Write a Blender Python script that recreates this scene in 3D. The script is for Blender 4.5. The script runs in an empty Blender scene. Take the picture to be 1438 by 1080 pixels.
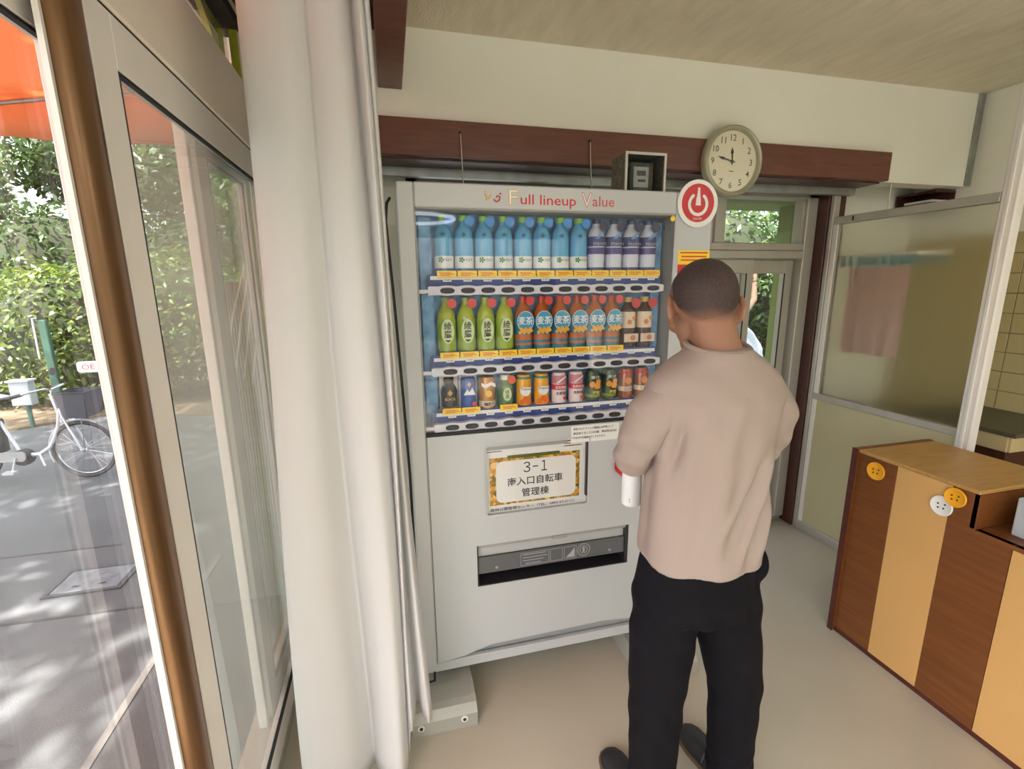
import bpy, bmesh, math, random
import numpy as np
from mathutils import Vector, Matrix

S = bpy.context.scene
C = S.collection
PI = math.pi
random.seed(7)
rng = np.random.default_rng(7)

# ------------------------------------------------------------------ camera
def make_camera():
    yaw, pitch, roll = math.radians(14.14), math.radians(11.9), math.radians(0.62)
    f = Vector((math.sin(yaw)*math.cos(pitch), math.cos(yaw)*math.cos(pitch), -math.sin(pitch)))
    rt = Vector((math.cos(yaw), -math.sin(yaw), 0)); dn = f.cross(rt)
    r2 = rt*math.cos(roll) + dn*math.sin(roll); d2 = -rt*math.sin(roll) + dn*math.cos(roll)
    cd = bpy.data.cameras.new('camera'); cd.sensor_fit = 'HORIZONTAL'; cd.sensor_width = 36
    cd.lens = 665/1438*36; cd.clip_start = .02
    co = bpy.data.objects.new('camera', cd); C.objects.link(co)
    m = Matrix((r2, -d2, -f)).transposed().to_4x4(); m.translation = (0, 0, 1.5265)
    co.matrix_world = m
    S.camera = co
make_camera()

# ------------------------------------------------------------------ world, sun, exposure
SUN_DIR = Vector((-.42, -.36, .83)).normalized()      # towards the sun
wd = bpy.data.worlds.new('world'); S.world = wd; wd.use_nodes = True
wn = wd.node_tree; wn.nodes.clear()
out = wn.nodes.new('ShaderNodeOutputWorld'); bg = wn.nodes.new('ShaderNodeBackground')
sky = wn.nodes.new('ShaderNodeTexSky'); sky.sky_type = 'NISHITA'; sky.sun_disc = False
sky.sun_elevation = math.asin(SUN_DIR.z); sky.sun_rotation = math.atan2(SUN_DIR.x, SUN_DIR.y)
sky.air_density = 1.2; sky.dust_density = 3.0
hs = wn.nodes.new('ShaderNodeHueSaturation'); hs.inputs['Saturation'].default_value = .38
wn.links.new(sky.outputs[0], hs.inputs['Color']); wn.links.new(hs.outputs[0], bg.inputs[0])
bg.inputs[1].default_value = .7
wn.links.new(bg.outputs[0], out.inputs[0])
sl = bpy.data.lights.new('sun', 'SUN'); sl.energy = 24.0; sl.angle = math.radians(.7); sl.color = (1, .97, .92)
so = bpy.data.objects.new('sun', sl); C.objects.link(so); so.location = (-6, -6, 12)
so.rotation_euler = SUN_DIR.to_track_quat('Z', 'Y').to_euler()
S.view_settings.view_transform = 'Standard'; S.view_settings.look = 'None'
S.view_settings.exposure = 0.24; S.view_settings.gamma = 1.0; S.view_settings.use_curve_mapping = False
try:
    S.cycles.use_denoising = True
    S.cycles.max_bounces = 14; S.cycles.diffuse_bounces = 7; S.cycles.glossy_bounces = 4
    S.cycles.transmission_bounces = 8; S.cycles.transparent_max_bounces = 16
    S.cycles.sample_clamp_indirect = 6.0; S.cycles.caustics_reflective = False; S.cycles.caustics_refractive = True
except Exception:
    pass

# ------------------------------------------------------------------ helpers
def lin(c):
    return tuple(((v/255)/12.92 if v/255 <= .04045 else ((v/255+.055)/1.055)**2.4) for v in c)

def mat(name, rgb, rough=.5, metal=0, var=0, vscale=6, bump=0, bscale=80, spec=.5, trans=0, stretch=None, rgb2=None, coat=0):
    """Principled surface; var = share of noise mixing towards rgb2 (or a darker tone)"""
    m = bpy.data.materials.new(name); m.use_nodes = True
    nt = m.node_tree; b = nt.nodes['Principled BSDF']
    c = (*lin(rgb), 1)
    b.inputs['Base Color'].default_value = c; b.inputs['Roughness'].default_value = rough
    b.inputs['Metallic'].default_value = metal; b.inputs['Specular IOR Level'].default_value = spec
    b.inputs['Transmission Weight'].default_value = trans; b.inputs['Coat Weight'].default_value = coat
    m.diffuse_color = c
    tc = None
    if var or bump:
        tc = nt.nodes.new('ShaderNodeTexCoord'); mp = nt.nodes.new('ShaderNodeMapping')
        nt.links.new(tc.outputs['Object'], mp.inputs['Vector'])
        if stretch: mp.inputs['Scale'].default_value = stretch
    if var:
        n = nt.nodes.new('ShaderNodeTexNoise'); n.inputs['Scale'].default_value = vscale; n.inputs['Detail'].default_value = 5
        nt.links.new(mp.outputs[0], n.inputs['Vector'])
        mx = nt.nodes.new('ShaderNodeMix'); mx.data_type = 'RGBA'
        mr = nt.nodes.new('ShaderNodeMapRange'); mr.inputs[1].default_value = .35; mr.inputs[2].default_value = .7; mr.inputs[4].default_value = var
        nt.links.new(n.outputs['Fac'], mr.inputs[0]); nt.links.new(mr.outputs[0], mx.inputs['Factor'])
        mx.inputs['A'].default_value = c
        mx.inputs['B'].default_value = (*lin(rgb2), 1) if rgb2 else (c[0]*.55, c[1]*.55, c[2]*.55, 1)
        nt.links.new(mx.outputs['Result'], b.inputs['Base Color'])
    if bump:
        n2 = nt.nodes.new('ShaderNodeTexNoise'); n2.inputs['Scale'].default_value = bscale; n2.inputs['Detail'].default_value = 4
        nt.links.new(mp.outputs[0], n2.inputs['Vector'])
        bp = nt.nodes.new('ShaderNodeBump'); bp.inputs['Strength'].default_value = bump; bp.inputs['Distance'].default_value = .004
        nt.links.new(n2.outputs['Fac'], bp.inputs['Height']); nt.links.new(bp.outputs[0], b.inputs['Normal'])
    return m

def glass(name, tint=(255, 255, 255), haze=0.0, haze_rgb=(225, 228, 222), refl=1.0, ior=1.45):
    """Clear architectural pane: straight-through transmission, Fresnel mirror, an optional whitish haze"""
    m = bpy.data.materials.new(name); m.use_nodes = True
    nt = m.node_tree; nt.nodes.clear()
    o = nt.nodes.new('ShaderNodeOutputMaterial'); t = nt.nodes.new('ShaderNodeBsdfTransparent')
    t.inputs[0].default_value = (*lin(tint), 1)
    g = nt.nodes.new('ShaderNodeBsdfGlossy'); g.inputs['Roughness'].default_value = .02
    g.inputs['Color'].default_value = (refl, refl, refl, 1)
    fr = nt.nodes.new('ShaderNodeFresnel'); fr.inputs['IOR'].default_value = ior
    gb = nt.nodes.new('ShaderNodeNewGeometry'); mi = nt.nodes.new('ShaderNodeMapRange')     # same index seen from either face of the thin sheet
    mi.inputs[3].default_value = ior; mi.inputs[4].default_value = 1/ior
    nt.links.new(gb.outputs['Backfacing'], mi.inputs[0]); nt.links.new(mi.outputs[0], fr.inputs['IOR'])
    mx = nt.nodes.new('ShaderNodeMixShader'); nt.links.new(fr.outputs[0], mx.inputs[0])
    last = t
    if haze:
        d = nt.nodes.new('ShaderNodeBsdfDiffuse'); d.inputs[0].default_value = (*lin(haze_rgb), 1)
        tr = nt.nodes.new('ShaderNodeBsdfTranslucent'); tr.inputs[0].default_value = (*lin(haze_rgb), 1)
        dm = nt.nodes.new('ShaderNodeMixShader'); dm.inputs[0].default_value = .5
        nt.links.new(d.outputs[0], dm.inputs[1]); nt.links.new(tr.outputs[0], dm.inputs[2])
        m2 = nt.nodes.new('ShaderNodeMixShader')
        tc = nt.nodes.new('ShaderNodeTexCoord'); n = nt.nodes.new('ShaderNodeTexNoise'); n.inputs['Scale'].default_value = 5
        mr = nt.nodes.new('ShaderNodeMapRange'); mr.inputs[3].default_value = haze*.6; mr.inputs[4].default_value = haze*1.4
        nt.links.new(tc.outputs['Object'], n.inputs['Vector']); nt.links.new(n.outputs['Fac'], mr.inputs[0]); nt.links.new(mr.outputs[0], m2.inputs[0])
        nt.links.new(t.outputs[0], m2.inputs[1]); nt.links.new(dm.outputs[0], m2.inputs[2]); last = m2
    nt.links.new(last.outputs[0], mx.inputs[1]); nt.links.new(g.outputs[0], mx.inputs[2])
    nt.links.new(mx.outputs[0], o.inputs[0])
    return m

def cloth(name, rgb, transl=.25, bump=.1, bscale=400):
    m = mat(name, rgb, rough=.9, spec=.15, bump=bump, bscale=bscale)
    nt = m.node_tree; b = nt.nodes['Principled BSDF']; o = nt.nodes['Material Output']
    t = nt.nodes.new('ShaderNodeBsdfTranslucent'); t.inputs[0].default_value = (*lin(rgb), 1)
    mx = nt.nodes.new('ShaderNodeMixShader'); mx.inputs[0].default_value = transl
    nt.links.new(b.outputs[0], mx.inputs[1]); nt.links.new(t.outputs[0], mx.inputs[2]); nt.links.new(mx.outputs[0], o.inputs[0])
    return m

def emit(name, rgb, strength):
    m = bpy.data.materials.new(name); m.use_nodes = True
    b = m.node_tree.nodes['Principled BSDF']; b.inputs['Base Color'].default_value = (*lin(rgb), 1)
    b.inputs['Emission Color'].default_value = (*lin(rgb), 1); b.inputs['Emission Strength'].default_value = strength
    return m

def wl(o):
    v = Vector((0, 0, 0))
    while o is not None:
        v += o.location; o = o.parent
    return v

class MB:
    def __init__(s): s.v = []; s.f = []
    def add(s, vs, fs):
        k = len(s.v); s.v += [tuple(p) for p in vs]; s.f += [tuple(i+k for i in f) for f in fs]; return s
    def box(s, x0, y0, z0, x1, y1, z1, c=0):
        if x0 > x1: x0, x1 = x1, x0
        if y0 > y1: y0, y1 = y1, y0
        if z0 > z1: z0, z1 = z1, z0
        if c <= 0:
            vs = [(x0,y0,z0),(x1,y0,z0),(x1,y1,z0),(x0,y1,z0),(x0,y0,z1),(x1,y0,z1),(x1,y1,z1),(x0,y1,z1)]
            return s.add(vs, [(0,3,2,1),(4,5,6,7),(0,1,5,4),(1,2,6,5),(2,3,7,6),(3,0,4,7)])
        c = min(c, (x1-x0)*.49, (y1-y0)*.49, (z1-z0)*.49)
        vs = []; idx = {}
        X = (x0, x1); Y = (y0, y1); Z = (z0, z1)
        for i in (0,1):
            for j in (0,1):
                for k in (0,1):
                    sx, sy, sz = (1-2*i)*c, (1-2*j)*c, (1-2*k)*c
                    for a, d in enumerate(((0,sy,sz),(sx,0,sz),(sx,sy,0))):
                        idx[i,j,k,a] = len(vs); vs.append((X[i]+d[0], Y[j]+d[1], Z[k]+d[2]))
        g = lambda i,j,k,a: idx[i,j,k,a]
        fs = []
        fs.append((g(0,0,0,0),g(0,0,1,0),g(0,1,1,0),g(0,1,0,0))); fs.append((g(1,0,0,0),g(1,1,0,0),g(1,1,1,0),g(1,0,1,0)))
        fs.append((g(0,0,0,1),g(1,0,0,1),g(1,0,1,1),g(0,0,1,1))); fs.append((g(0,1,0,1),g(0,1,1,1),g(1,1,1,1),g(1,1,0,1)))
        fs.append((g(0,0,0,2),g(0,1,0,2),g(1,1,0,2),g(1,0,0,2))); fs.append((g(0,0,1,2),g(1,0,1,2),g(1,1,1,2),g(0,1,1,2)))
        for i in (0,1):
            for j in (0,1): fs.append((g(i,j,0,0),g(i,j,0,1),g(i,j,1,1),g(i,j,1,0)))
        for i in (0,1):
            for k in (0,1): fs.append((g(i,0,k,0),g(i,1,k,0),g(i,1,k,2),g(i,0,k,2)))
        for j in (0,1):
            for k in (0,1): fs.append((g(0,j,k,1),g(1,j,k,1),g(1,j,k,2),g(0,j,k,2)))
        for i in (0,1):
            for j in (0,1):
                for k in (0,1): fs.append((g(i,j,k,0),g(i,j,k,1),g(i,j,k,2)))
        return s.add(vs, fs)
    def lathe(s, prof, c=(0,0,0), n=16, axis='z', a0=0, a1=2*PI, cap=True):
        full = abs(a1-a0-2*PI) < 1e-6
        vs = []; fs = []; m = n if full else n+1
        for r, h in prof:
            for i in range(m):
                a = a0+(a1-a0)*i/n; p, q = r*math.cos(a), r*math.sin(a)
                vs.append({'z': (c[0]+p, c[1]+q, c[2]+h), 'y': (c[0]+p, c[1]+h, c[2]+q), 'x': (c[0]+h, c[1]+p, c[2]+q)}[axis])
        for k in range(len(prof)-1):
            for i in range(n):
                j = (i+1) % m
                fs.append((k*m+i, k*m+j, (k+1)*m+j, (k+1)*m+i))
        if full and cap:
            if prof[0][0] > 1e-6: fs.append(tuple(range(m))[::-1])
            if prof[-1][0] > 1e-6: fs.append(tuple((len(prof)-1)*m+i for i in range(m)))
        return s.add(vs, fs)
    def tube(s, pts, r, n=8, closed=False):
        pts = [Vector(p) for p in pts]; rs = r if isinstance(r, (list, tuple)) else [r]*len(pts)
        L = len(pts); vs = []; fs = []; up = None
        for i, p in enumerate(pts):
            if closed: t = pts[(i+1) % L]-pts[i-1]
            else: t = pts[min(i+1, L-1)]-pts[max(i-1, 0)]
            t.normalize()
            if up is None:
                up = Vector((0,0,1)) if abs(t.z) < .9 else Vector((1,0,0))
            u = (up - t*up.dot(t)).normalized(); w = t.cross(u); up = u
            for k in range(n):
                a = 2*PI*k/n; vs.append(p+(u*math.cos(a)+w*math.sin(a))*rs[i])
        for i in range(L if closed else L-1):
            for k in range(n):
                a, b = i*n+k, i*n+(k+1) % n; c, d = ((i+1) % L)*n+(k+1) % n, ((i+1) % L)*n+k
                fs.append((a, b, c, d))
        if not closed: fs.append(tuple(range(n))[::-1]); fs.append(tuple((L-1)*n+k for k in range(n)))
        return s.add(vs, fs)
    def prism(s, poly, a, b, axis='y'):
        n = len(poly); f = {'y': lambda p, h: (p[0], h, p[1]), 'x': lambda p, h: (h, p[0], p[1]), 'z': lambda p, h: (p[0], p[1], h)}[axis]
        vs = [f(p, a) for p in poly]+[f(p, b) for p in poly]
        fs = [tuple(range(n)), tuple(range(2*n-1, n-1, -1))]+[(i, i+n, (i+1) % n+n, (i+1) % n) for i in range(n)]
        return s.add(vs, fs)
    def xf(s, M):
        s.v = [tuple(M @ Vector(p)) for p in s.v]; return s
    def mesh(s, name):
        me = bpy.data.meshes.new(name); me.from_pydata(s.v, [], s.f)
        bm = bmesh.new(); bm.from_mesh(me); bmesh.ops.recalc_face_normals(bm, faces=bm.faces); bm.to_mesh(me); bm.free()
        return me
    def build(s, name, m, parent=None, smooth=False, world=True, loc=None):
        """one object; with a parent the vertices are given in world terms (world=True) or the parent's own terms"""
        if parent is not None and world:
            o = wl(parent); s.v = [(p[0]-o.x, p[1]-o.y, p[2]-o.z) for p in s.v]
        if loc is not None: s.v = [(p[0]-loc[0], p[1]-loc[1], p[2]-loc[2]) for p in s.v]
        me = s.mesh(name); me.materials.append(m)
        if smooth: shade(me, smooth)
        ob = bpy.data.objects.new(name, me); C.objects.link(ob)
        if parent is not None: ob.parent = parent
        if loc is not None: ob.location = loc
        return ob

def shade(me, ang):
    ang = 40 if ang is True else ang
    me.polygons.foreach_set('use_smooth', [True]*len(me.polygons))
    try: me.set_sharp_from_angle(angle=math.radians(ang))
    except Exception: pass

def tag(o, label=None, cat=None, group=None, kind=None):
    if label: o['label'] = label
    if cat: o['category'] = cat
    if group: o['group'] = group
    if kind: o['kind'] = kind
    return o

def empty(name, loc, label=None, cat=None, group=None, kind=None, rz=0):
    o = bpy.data.objects.new(name, None); C.objects.link(o); o.location = loc; o.rotation_euler = (0, 0, rz)
    o.empty_display_size = .05
    return tag(o, label, cat, group, kind)

def inst(src, name, parent, loc=(0,0,0), rot=(0,0,0), scale=(1,1,1), m=None):
    """another object on the same mesh data"""
    o = bpy.data.objects.new(name, src.data); C.objects.link(o); o.parent = parent
    o.location = loc; o.rotation_euler = rot; o.scale = scale
    return o

def copy_tree(o, parent=None):
    c = o.copy(); C.objects.link(c); c.parent = parent
    for ch in list(o.children): copy_tree(ch, c)
    return c

def text_mb(body, size, cx=0, cz=0, y=0, width=None, thick=.0004, align='CENTER', bold=0, extr=True):
    """lettering as flat geometry in the XZ plane, read from -Y; fitted to a width"""
    cu = bpy.data.curves.new('lettering', 'FONT'); cu.body = body; cu.size = 1; cu.align_x = 'CENTER'; cu.align_y = 'CENTER'
    cu.resolution_u = 2; cu.offset = bold
    ob = bpy.data.objects.new('lettering', cu); C.objects.link(ob)
    dg = bpy.context.evaluated_depsgraph_get(); me = ob.evaluated_get(dg).to_mesh()
    n = len(me.vertices); co = np.empty(n*3); me.vertices.foreach_get('co', co); co = co.reshape(-1, 3)
    fs = [tuple(p.vertices) for p in me.polygons]
    ob.evaluated_get(dg).to_mesh_clear(); bpy.data.objects.remove(ob); bpy.data.curves.remove(cu)
    mb = MB()
    if n == 0: return mb
    mn, mx = co.min(0), co.max(0); c0 = (mn+mx)/2
    sx = sz = size/(mx[1]-mn[1]) if '\n' not in body else size
    if width: sx = width/(mx[0]-mn[0])
    vs = [(cx+(p[0]-c0[0])*sx, y, cz+(p[1]-c0[1])*sz) for p in co]
    mb.add(vs, fs)
    return mb
# ------------------------------------------------------------------ materials
M = {}
M['wall'] = mat('wall_cream_paint', (236, 236, 224), .85, var=.25, vscale=3, bump=.15, bscale=160, rgb2=(226, 223, 206))
M['ceil'] = mat('ceiling_board', (224, 216, 194), .95, var=.5, vscale=9, bump=.6, bscale=60, stretch=(3, .6, 1), rgb2=(200, 190, 164))
M['floor'] = mat('floor_vinyl', (188, 182, 166), .32, var=.35, vscale=2.2, bump=.03, bscale=20, rgb2=(168, 160, 140))
M['brown'] = mat('dark_brown_wood', (112, 68, 54), .3, var=.6, vscale=5, stretch=(1.5, 12, 12), rgb2=(86, 48, 36), bump=.05)
M['brownv'] = mat('dark_brown_post', (78, 42, 32), .4, var=.5, vscale=5, stretch=(12, 12, 1.5), rgb2=(44, 20, 14))
M['alu'] = mat('aluminium_frame', (184, 180, 168), .4, metal=.3, var=.2, vscale=4, stretch=(4, 4, .6))
M['aluw'] = mat('pale_sash_frame', (236, 232, 226), .45, var=.1, vscale=4)
M['head'] = mat('header_bar', (240, 230, 216), .5, var=.1)
M['bronze'] = mat('bronze_stile', (128, 98, 70), .28, metal=.75, var=.35, vscale=3, stretch=(30, 30, .5), rgb2=(88, 62, 44))
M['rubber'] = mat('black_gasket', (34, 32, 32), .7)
M['panel'] = mat('partition_panel', (196, 188, 150), .55, var=.12)
M['tile'] = mat('wall_tile', (190, 176, 128), .35, var=.35, vscale=1.2, rgb2=(172, 156, 108))
M['grout'] = mat('grout', (152, 140, 104), .9)
M['white'] = mat('vending_white', (186, 190, 191), .32, var=.06, vscale=1.5)
M['white2'] = mat('sheet_white', (232, 232, 228), .5)
M['greyp'] = mat('grey_plastic', (150, 150, 148), .45)
M['dark'] = mat('dark_plastic', (40, 40, 44), .42)
M['black'] = mat('black_print', (26, 25, 27), .55)
M['red'] = mat('red_print', (200, 40, 44), .45)
M['redd'] = mat('signal_red', (196, 30, 36), .35)
M['pinkr'] = mat('rose_print', (196, 86, 86), .5)
M['yel'] = mat('sticker_yellow', (246, 208, 40), .5)
M['rail'] = mat('rail_white', (214, 214, 224), .35)
M['navy'] = mat('price_strip_blue', (46, 66, 138), .5, var=.5, vscale=20, rgb2=(30, 44, 100))
M['wave'] = mat('display_back_blue', (124, 176, 216), .5, var=.9, vscale=28, rgb2=(66, 116, 172))
M['gold'] = mat('straw_print', (214, 178, 90), .5)
M['pane'] = glass('clear_pane')
M['panew'] = glass('window_pane', haze=.05)
M['pane_hazed'] = glass('hazed_pane', haze=.2, tint=(236, 240, 236))  # white haze in the glass colour stands in for the curtain's reflection
M['panev'] = glass('display_pane', refl=.55)
M['steel'] = mat('galvanised_steel', (168, 172, 166), .42, metal=.7, var=.5, vscale=14, rgb2=(120, 124, 118))
M['skid'] = mat('skid_metal', (176, 176, 166), .5, metal=.25, var=.35, vscale=6, rgb2=(140, 140, 128))
M['chrome'] = mat('chrome', (205, 208, 210), .18, metal=1)
M['curtain'] = cloth('curtain_cloth', (244, 244, 244), .5, bump=.12, bscale=500)
M['asphalt'] = mat('asphalt', (90, 92, 92), .85, var=.6, vscale=1.6, bump=.6, bscale=120, rgb2=(72, 74, 74))
M['soil'] = mat('bare_soil', (112, 96, 74), .95, var=.7, vscale=3, rgb2=(84, 70, 54), bump=.6, bscale=30)
M['lime'] = mat('lime_green_paint', (178, 188, 62), .7, var=.25, vscale=5)
M['limeshade'] = mat('shaded_lime_paint', (112, 128, 62), .75, var=.15)  # lime paint darkened for the shade under the rear eave
M['bark'] = mat('bark', (86, 70, 54), .95, var=.7, vscale=6, stretch=(5, 5, 1), bump=.8, bscale=40)

def leafmat(name, a, b, transl=.35):
    m = bpy.data.materials.new(name); m.use_nodes = True
    nt = m.node_tree; bs = nt.nodes['Principled BSDF']; o = nt.nodes['Material Output']
    g = nt.nodes.new('ShaderNodeNewGeometry'); mx = nt.nodes.new('ShaderNodeMix'); mx.data_type = 'RGBA'
    nt.links.new(g.outputs['Random Per Island'], mx.inputs['Factor'])
    mx.inputs['A'].default_value = (*lin(a), 1); mx.inputs['B'].default_value = (*lin(b), 1)
    nt.links.new(mx.outputs['Result'], bs.inputs['Base Color']); bs.inputs['Roughness'].default_value = .45
    t = nt.nodes.new('ShaderNodeBsdfTranslucent'); nt.links.new(mx.outputs['Result'], t.inputs[0])
    ms = nt.nodes.new('ShaderNodeMixShader'); ms.inputs[0].default_value = transl
    nt.links.new(bs.outputs[0], ms.inputs[1]); nt.links.new(t.outputs[0], ms.inputs[2]); nt.links.new(ms.outputs[0], o.inputs[0])
    return m
M['leaf'] = leafmat('hedge_leaf', (118, 130, 50), (70, 96, 36))
M['leafd'] = leafmat('tree_leaf', (78, 102, 46), (42, 66, 30))
M['leafp'] = leafmat('pale_leaf', (112, 138, 58), (70, 104, 40))

def struct(name, mb, m, smooth=False):
    return tag(mb.build(name, m, smooth=smooth), kind='structure')

# ------------------------------------------------------------------ the room
XW, XR, YN, YB, YU, ZC = -.45, 3.13, -4.6, 2.36, 2.07, 2.488
struct('floor', MB().box(XW-.12, YN, -.12, XR+.1, YB+.1, 0), M['floor'])
struct('ceiling', MB().box(XW-.15, YN, ZC, XR+.1, YB+.4, ZC+.15), M['ceil'])
struct('wall_upper', MB().box(XW, YU, 2.028, XR, YU+.1, ZC), M['wall'])
# wall behind, with the opening that holds the glazed back doors
BX0, BX1, BZ1 = .10, 2.40, 2.02
wb = MB().box(XW-.12, YB, 0, BX0, YB+.12, ZC); wb.box(BX1, YB, 0, XR+.1, YB+.12, ZC); wb.box(BX0, YB, BZ1, BX1, YB+.12, ZC)
struct('wall_back', wb, M['wall'])
struct('trim_1', MB().box(BX0, YB, 0, BX1, YB+.12, .035), M['alu'])
# right wall with its tiles
wr = struct('wall_right', MB().box(XR, YN, 0, XR+.1, YB, ZC), M['wall'])
bed = MB().box(XR-.006, .55, .02, XR, YB, 1.762).build('grout_bed', M['grout'], wr)
t0 = None; k = 0
for r in range(17):
    for c in range(9):
        y0 = .56+c*.2; z0 = .03+r*.102
        if t0 is None:
            t0 = MB().box(-.006, 0, 0, 0, .1955, .0975, .0015).build('tile', M['tile'], wr, world=False); t0.location = (XR-.006, y0, z0)
        else: inst(t0, 'tile', wr, (XR-.006, y0, z0))
# wall behind the photographer: a glazed shop front
wf = MB().box(XW-.12, YN-.12, 0, .0, YN, ZC); wf.box(2.8, YN-.12, 0, XR+.1, YN, ZC); wf.box(0, YN-.12, 2.3, 2.8, YN, ZC)
struct('wall_front', wf, M['wall'])
w3 = empty('window_3', (0, YN-.06, 0), kind='structure')
fr = MB()
for x in (0, .9, 1.85, 2.75): fr.box(x, YN-.09, 0, x+.05, YN-.04, 2.3)
for z in (0, 2.25): fr.box(0, YN-.09, z, 2.8, YN-.04, z+.05)
fr.build('frame', M['alu'], w3)
for x in (.05, .95, 1.90): MB().box(x, YN-.068, .05, x+.85, YN-.062, 2.25).build('pane', M['pane'], w3)
struct('trim_2', MB().box(XR-.03, YU-.006, 2.03, XR, YU, ZC).box(XR-.045, YU-.012, 2.03, XR-.03, YU, ZC), M['steel'])
struct('baseboard_right', MB().box(XR-.012, YN, 0, XR-.006, YB, .02), M['brownv'])
# long pale wire moulding on the ceiling
struct('trim_3', MB().tube([(2.75, 1.62, ZC-.004), (2.62, 1.36, ZC-.004), (2.70, 1.2, ZC-.004), (2.9, 1.0, ZC-.004)], .005, 6), M['wall'], True)
# dark brown curtain-rail box over the back doors, its soffit and post
bmroot = tag(MB().box(XW, 2.037, 2.028, 2.52, 2.069, 2.164, .002).build('trim_4', M['brown']), kind='structure')
MB().box(XW, 2.069, 2.02, 2.50, YB, 2.028).build('soffit_board', M['brownv'], bmroot)
MB().box(XW, 2.20, 1.985, 2.50, 2.235, 2.02).build('curtain_track', M['steel'], bmroot)
struct('trim_5', MB().box(2.40, 2.262, 0, 2.518, YB, 2.02, .003), M['brownv'])
struct('baseboard_back', MB().box(2.518, YB-.012, 0, XR-.012, YB, .06), M['brownv'])
# curtain box that runs along the window wall
cb = tag(MB().box(.005, .2, 2.27, .095, YU, ZC, .002).build('trim_6', M['brown']), kind='structure')
MB().box(XW+.0, .2, 2.465, .005, YU, 2.487).build('box_lid', M['brownv'], cb)
MB().box(-.16, .25, 2.43, -.13, YU-.03, 2.465).build('curtain_track', M['steel'], cb)

# ------------------------------------------------------------------ window wall
struct('wall_left', MB().box(XW-.12, YN, 2.42, XW, YB+.12, ZC).box(XW-.027, 2.004, -.12, XW, YB+.12, 2.42).box(XW-.12, YN, -.12, XW, -4.2, 2.42), M['wall'])
w1 = empty('window_1', (XW, 1.0, 0), kind='structure')
MB().box(XW-.09, -4.2, 1.995, XW+.02, 2.06, 2.205, .004).build('header_bar', M['head'], w1)
MB().box(XW-.09, -4.2, 2.385, XW+.01, 2.06, 2.42).build('top_rail', M['rubber'], w1)
MB().box(XW-.09, -4.2, -.02, XW+.02, 2.06, .03).build('threshold', M['alu'], w1)
MB().box(XW-.034, 1.988, .03, XW-.027, 2.02, 1.995).build('jamb', M['white2'], w1)
for y0, y1 in ((-4.15, -1.6), (-1.55, .93), (.98, 1.985)):
    MB().box(XW-.036, y0, 2.205, XW-.03, y1, 2.385).build('transom_pane', M['panew'], w1)
for y in (-1.6, .93): MB().box(XW-.06, y, 2.205, XW, y+.05, 2.385).build('transom_mullion', M['aluw'], w1)
def sash(name, y0, y1, x, pane, sw0=.05, sw1=.05, m='aluw', stile0=None):
    s = MB()
    s.box(x-.014, y0+sw0, .03, x+.014, y1-sw1, .11, .002); s.box(x-.014, y0+sw0, 1.90, x+.014, y1-sw1, 1.99, .002)
    if stile0 is None: s.box(x-.014, y0, .03, x+.014, y0+sw0, 1.99, .002)
    s.box(x-.014, y1-sw1, .03, x+.014, y1, 1.99, .002)
    o = s.build(name, M[m], w1)
    MB().box(x-.003, y0+sw0+.004, .112, x+.003, y1-sw1-.004, 1.898).build('pane', M[pane], o)
    g = MB()
    for ya in (y0+sw0, y1-sw1-.005): g.box(x+.004, ya, .112, x+.0135, ya+.005, 1.898)
    g.box(x+.004, y0+sw0+.005, 1.893, x+.0135, y1-sw1-.005, 1.898); g.box(x+.004, y0+sw0+.005, .112, x+.0135, y1-sw1-.005, .117)
    g.build('gasket', M['rubber'], o)
    return o
# round-fronted bronze meeting stile next to the pale sash
st = MB(); prof = []
for i in range(11):
    a = PI*i/10; prof.append((XW+.002+.028*math.sin(a), .934-.039*math.cos(a)))
st.prism([(p[0], p[1]) for p in prof]+[(XW-.001, .973), (XW-.001, .895)], .0, 1.995, 'z')
st.build('bronze_stile', M['bronze'], w1, smooth=35)
MB().box(XW-.005, .887, .03, XW+.003, .894, 1.99).build('draught_strip', M['aluw'], w1)
MB().box(XW+.0, .974, .03, XW+.014, .980, 1.99).build('gasket_strip', M['rubber'], w1)
sash('sliding_sash', .981, 1.986, XW+.002, 'pane_hazed', sw0=.078, sw1=.010)
sash('sliding_sash', -.75, 1.03, XW-.040, 'pane', sw0=.05, sw1=.06)
sash('sliding_sash', -2.5, -.70, XW+.002, 'pane')
sash('sliding_sash', -4.18, -2.45, XW-.040, 'pane')
MB().box(XW+.0, .981, 1.9905, XW+.014, 1.986, 1.9948).build('head_shadow_strip', M['rubber'], w1)  # dark strip that paints the shadow gap under the header
# second, outer sash seen through the first one
sash('outer_sash', 1.575, 2.05, XW-.056, 'panew', sw0=.085, sw1=.010)
MB().box(XW-.078, 1.535, .03, XW-.05, 1.560, 1.99, .002).build('screen_stile', M['aluw'], w1)

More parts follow.
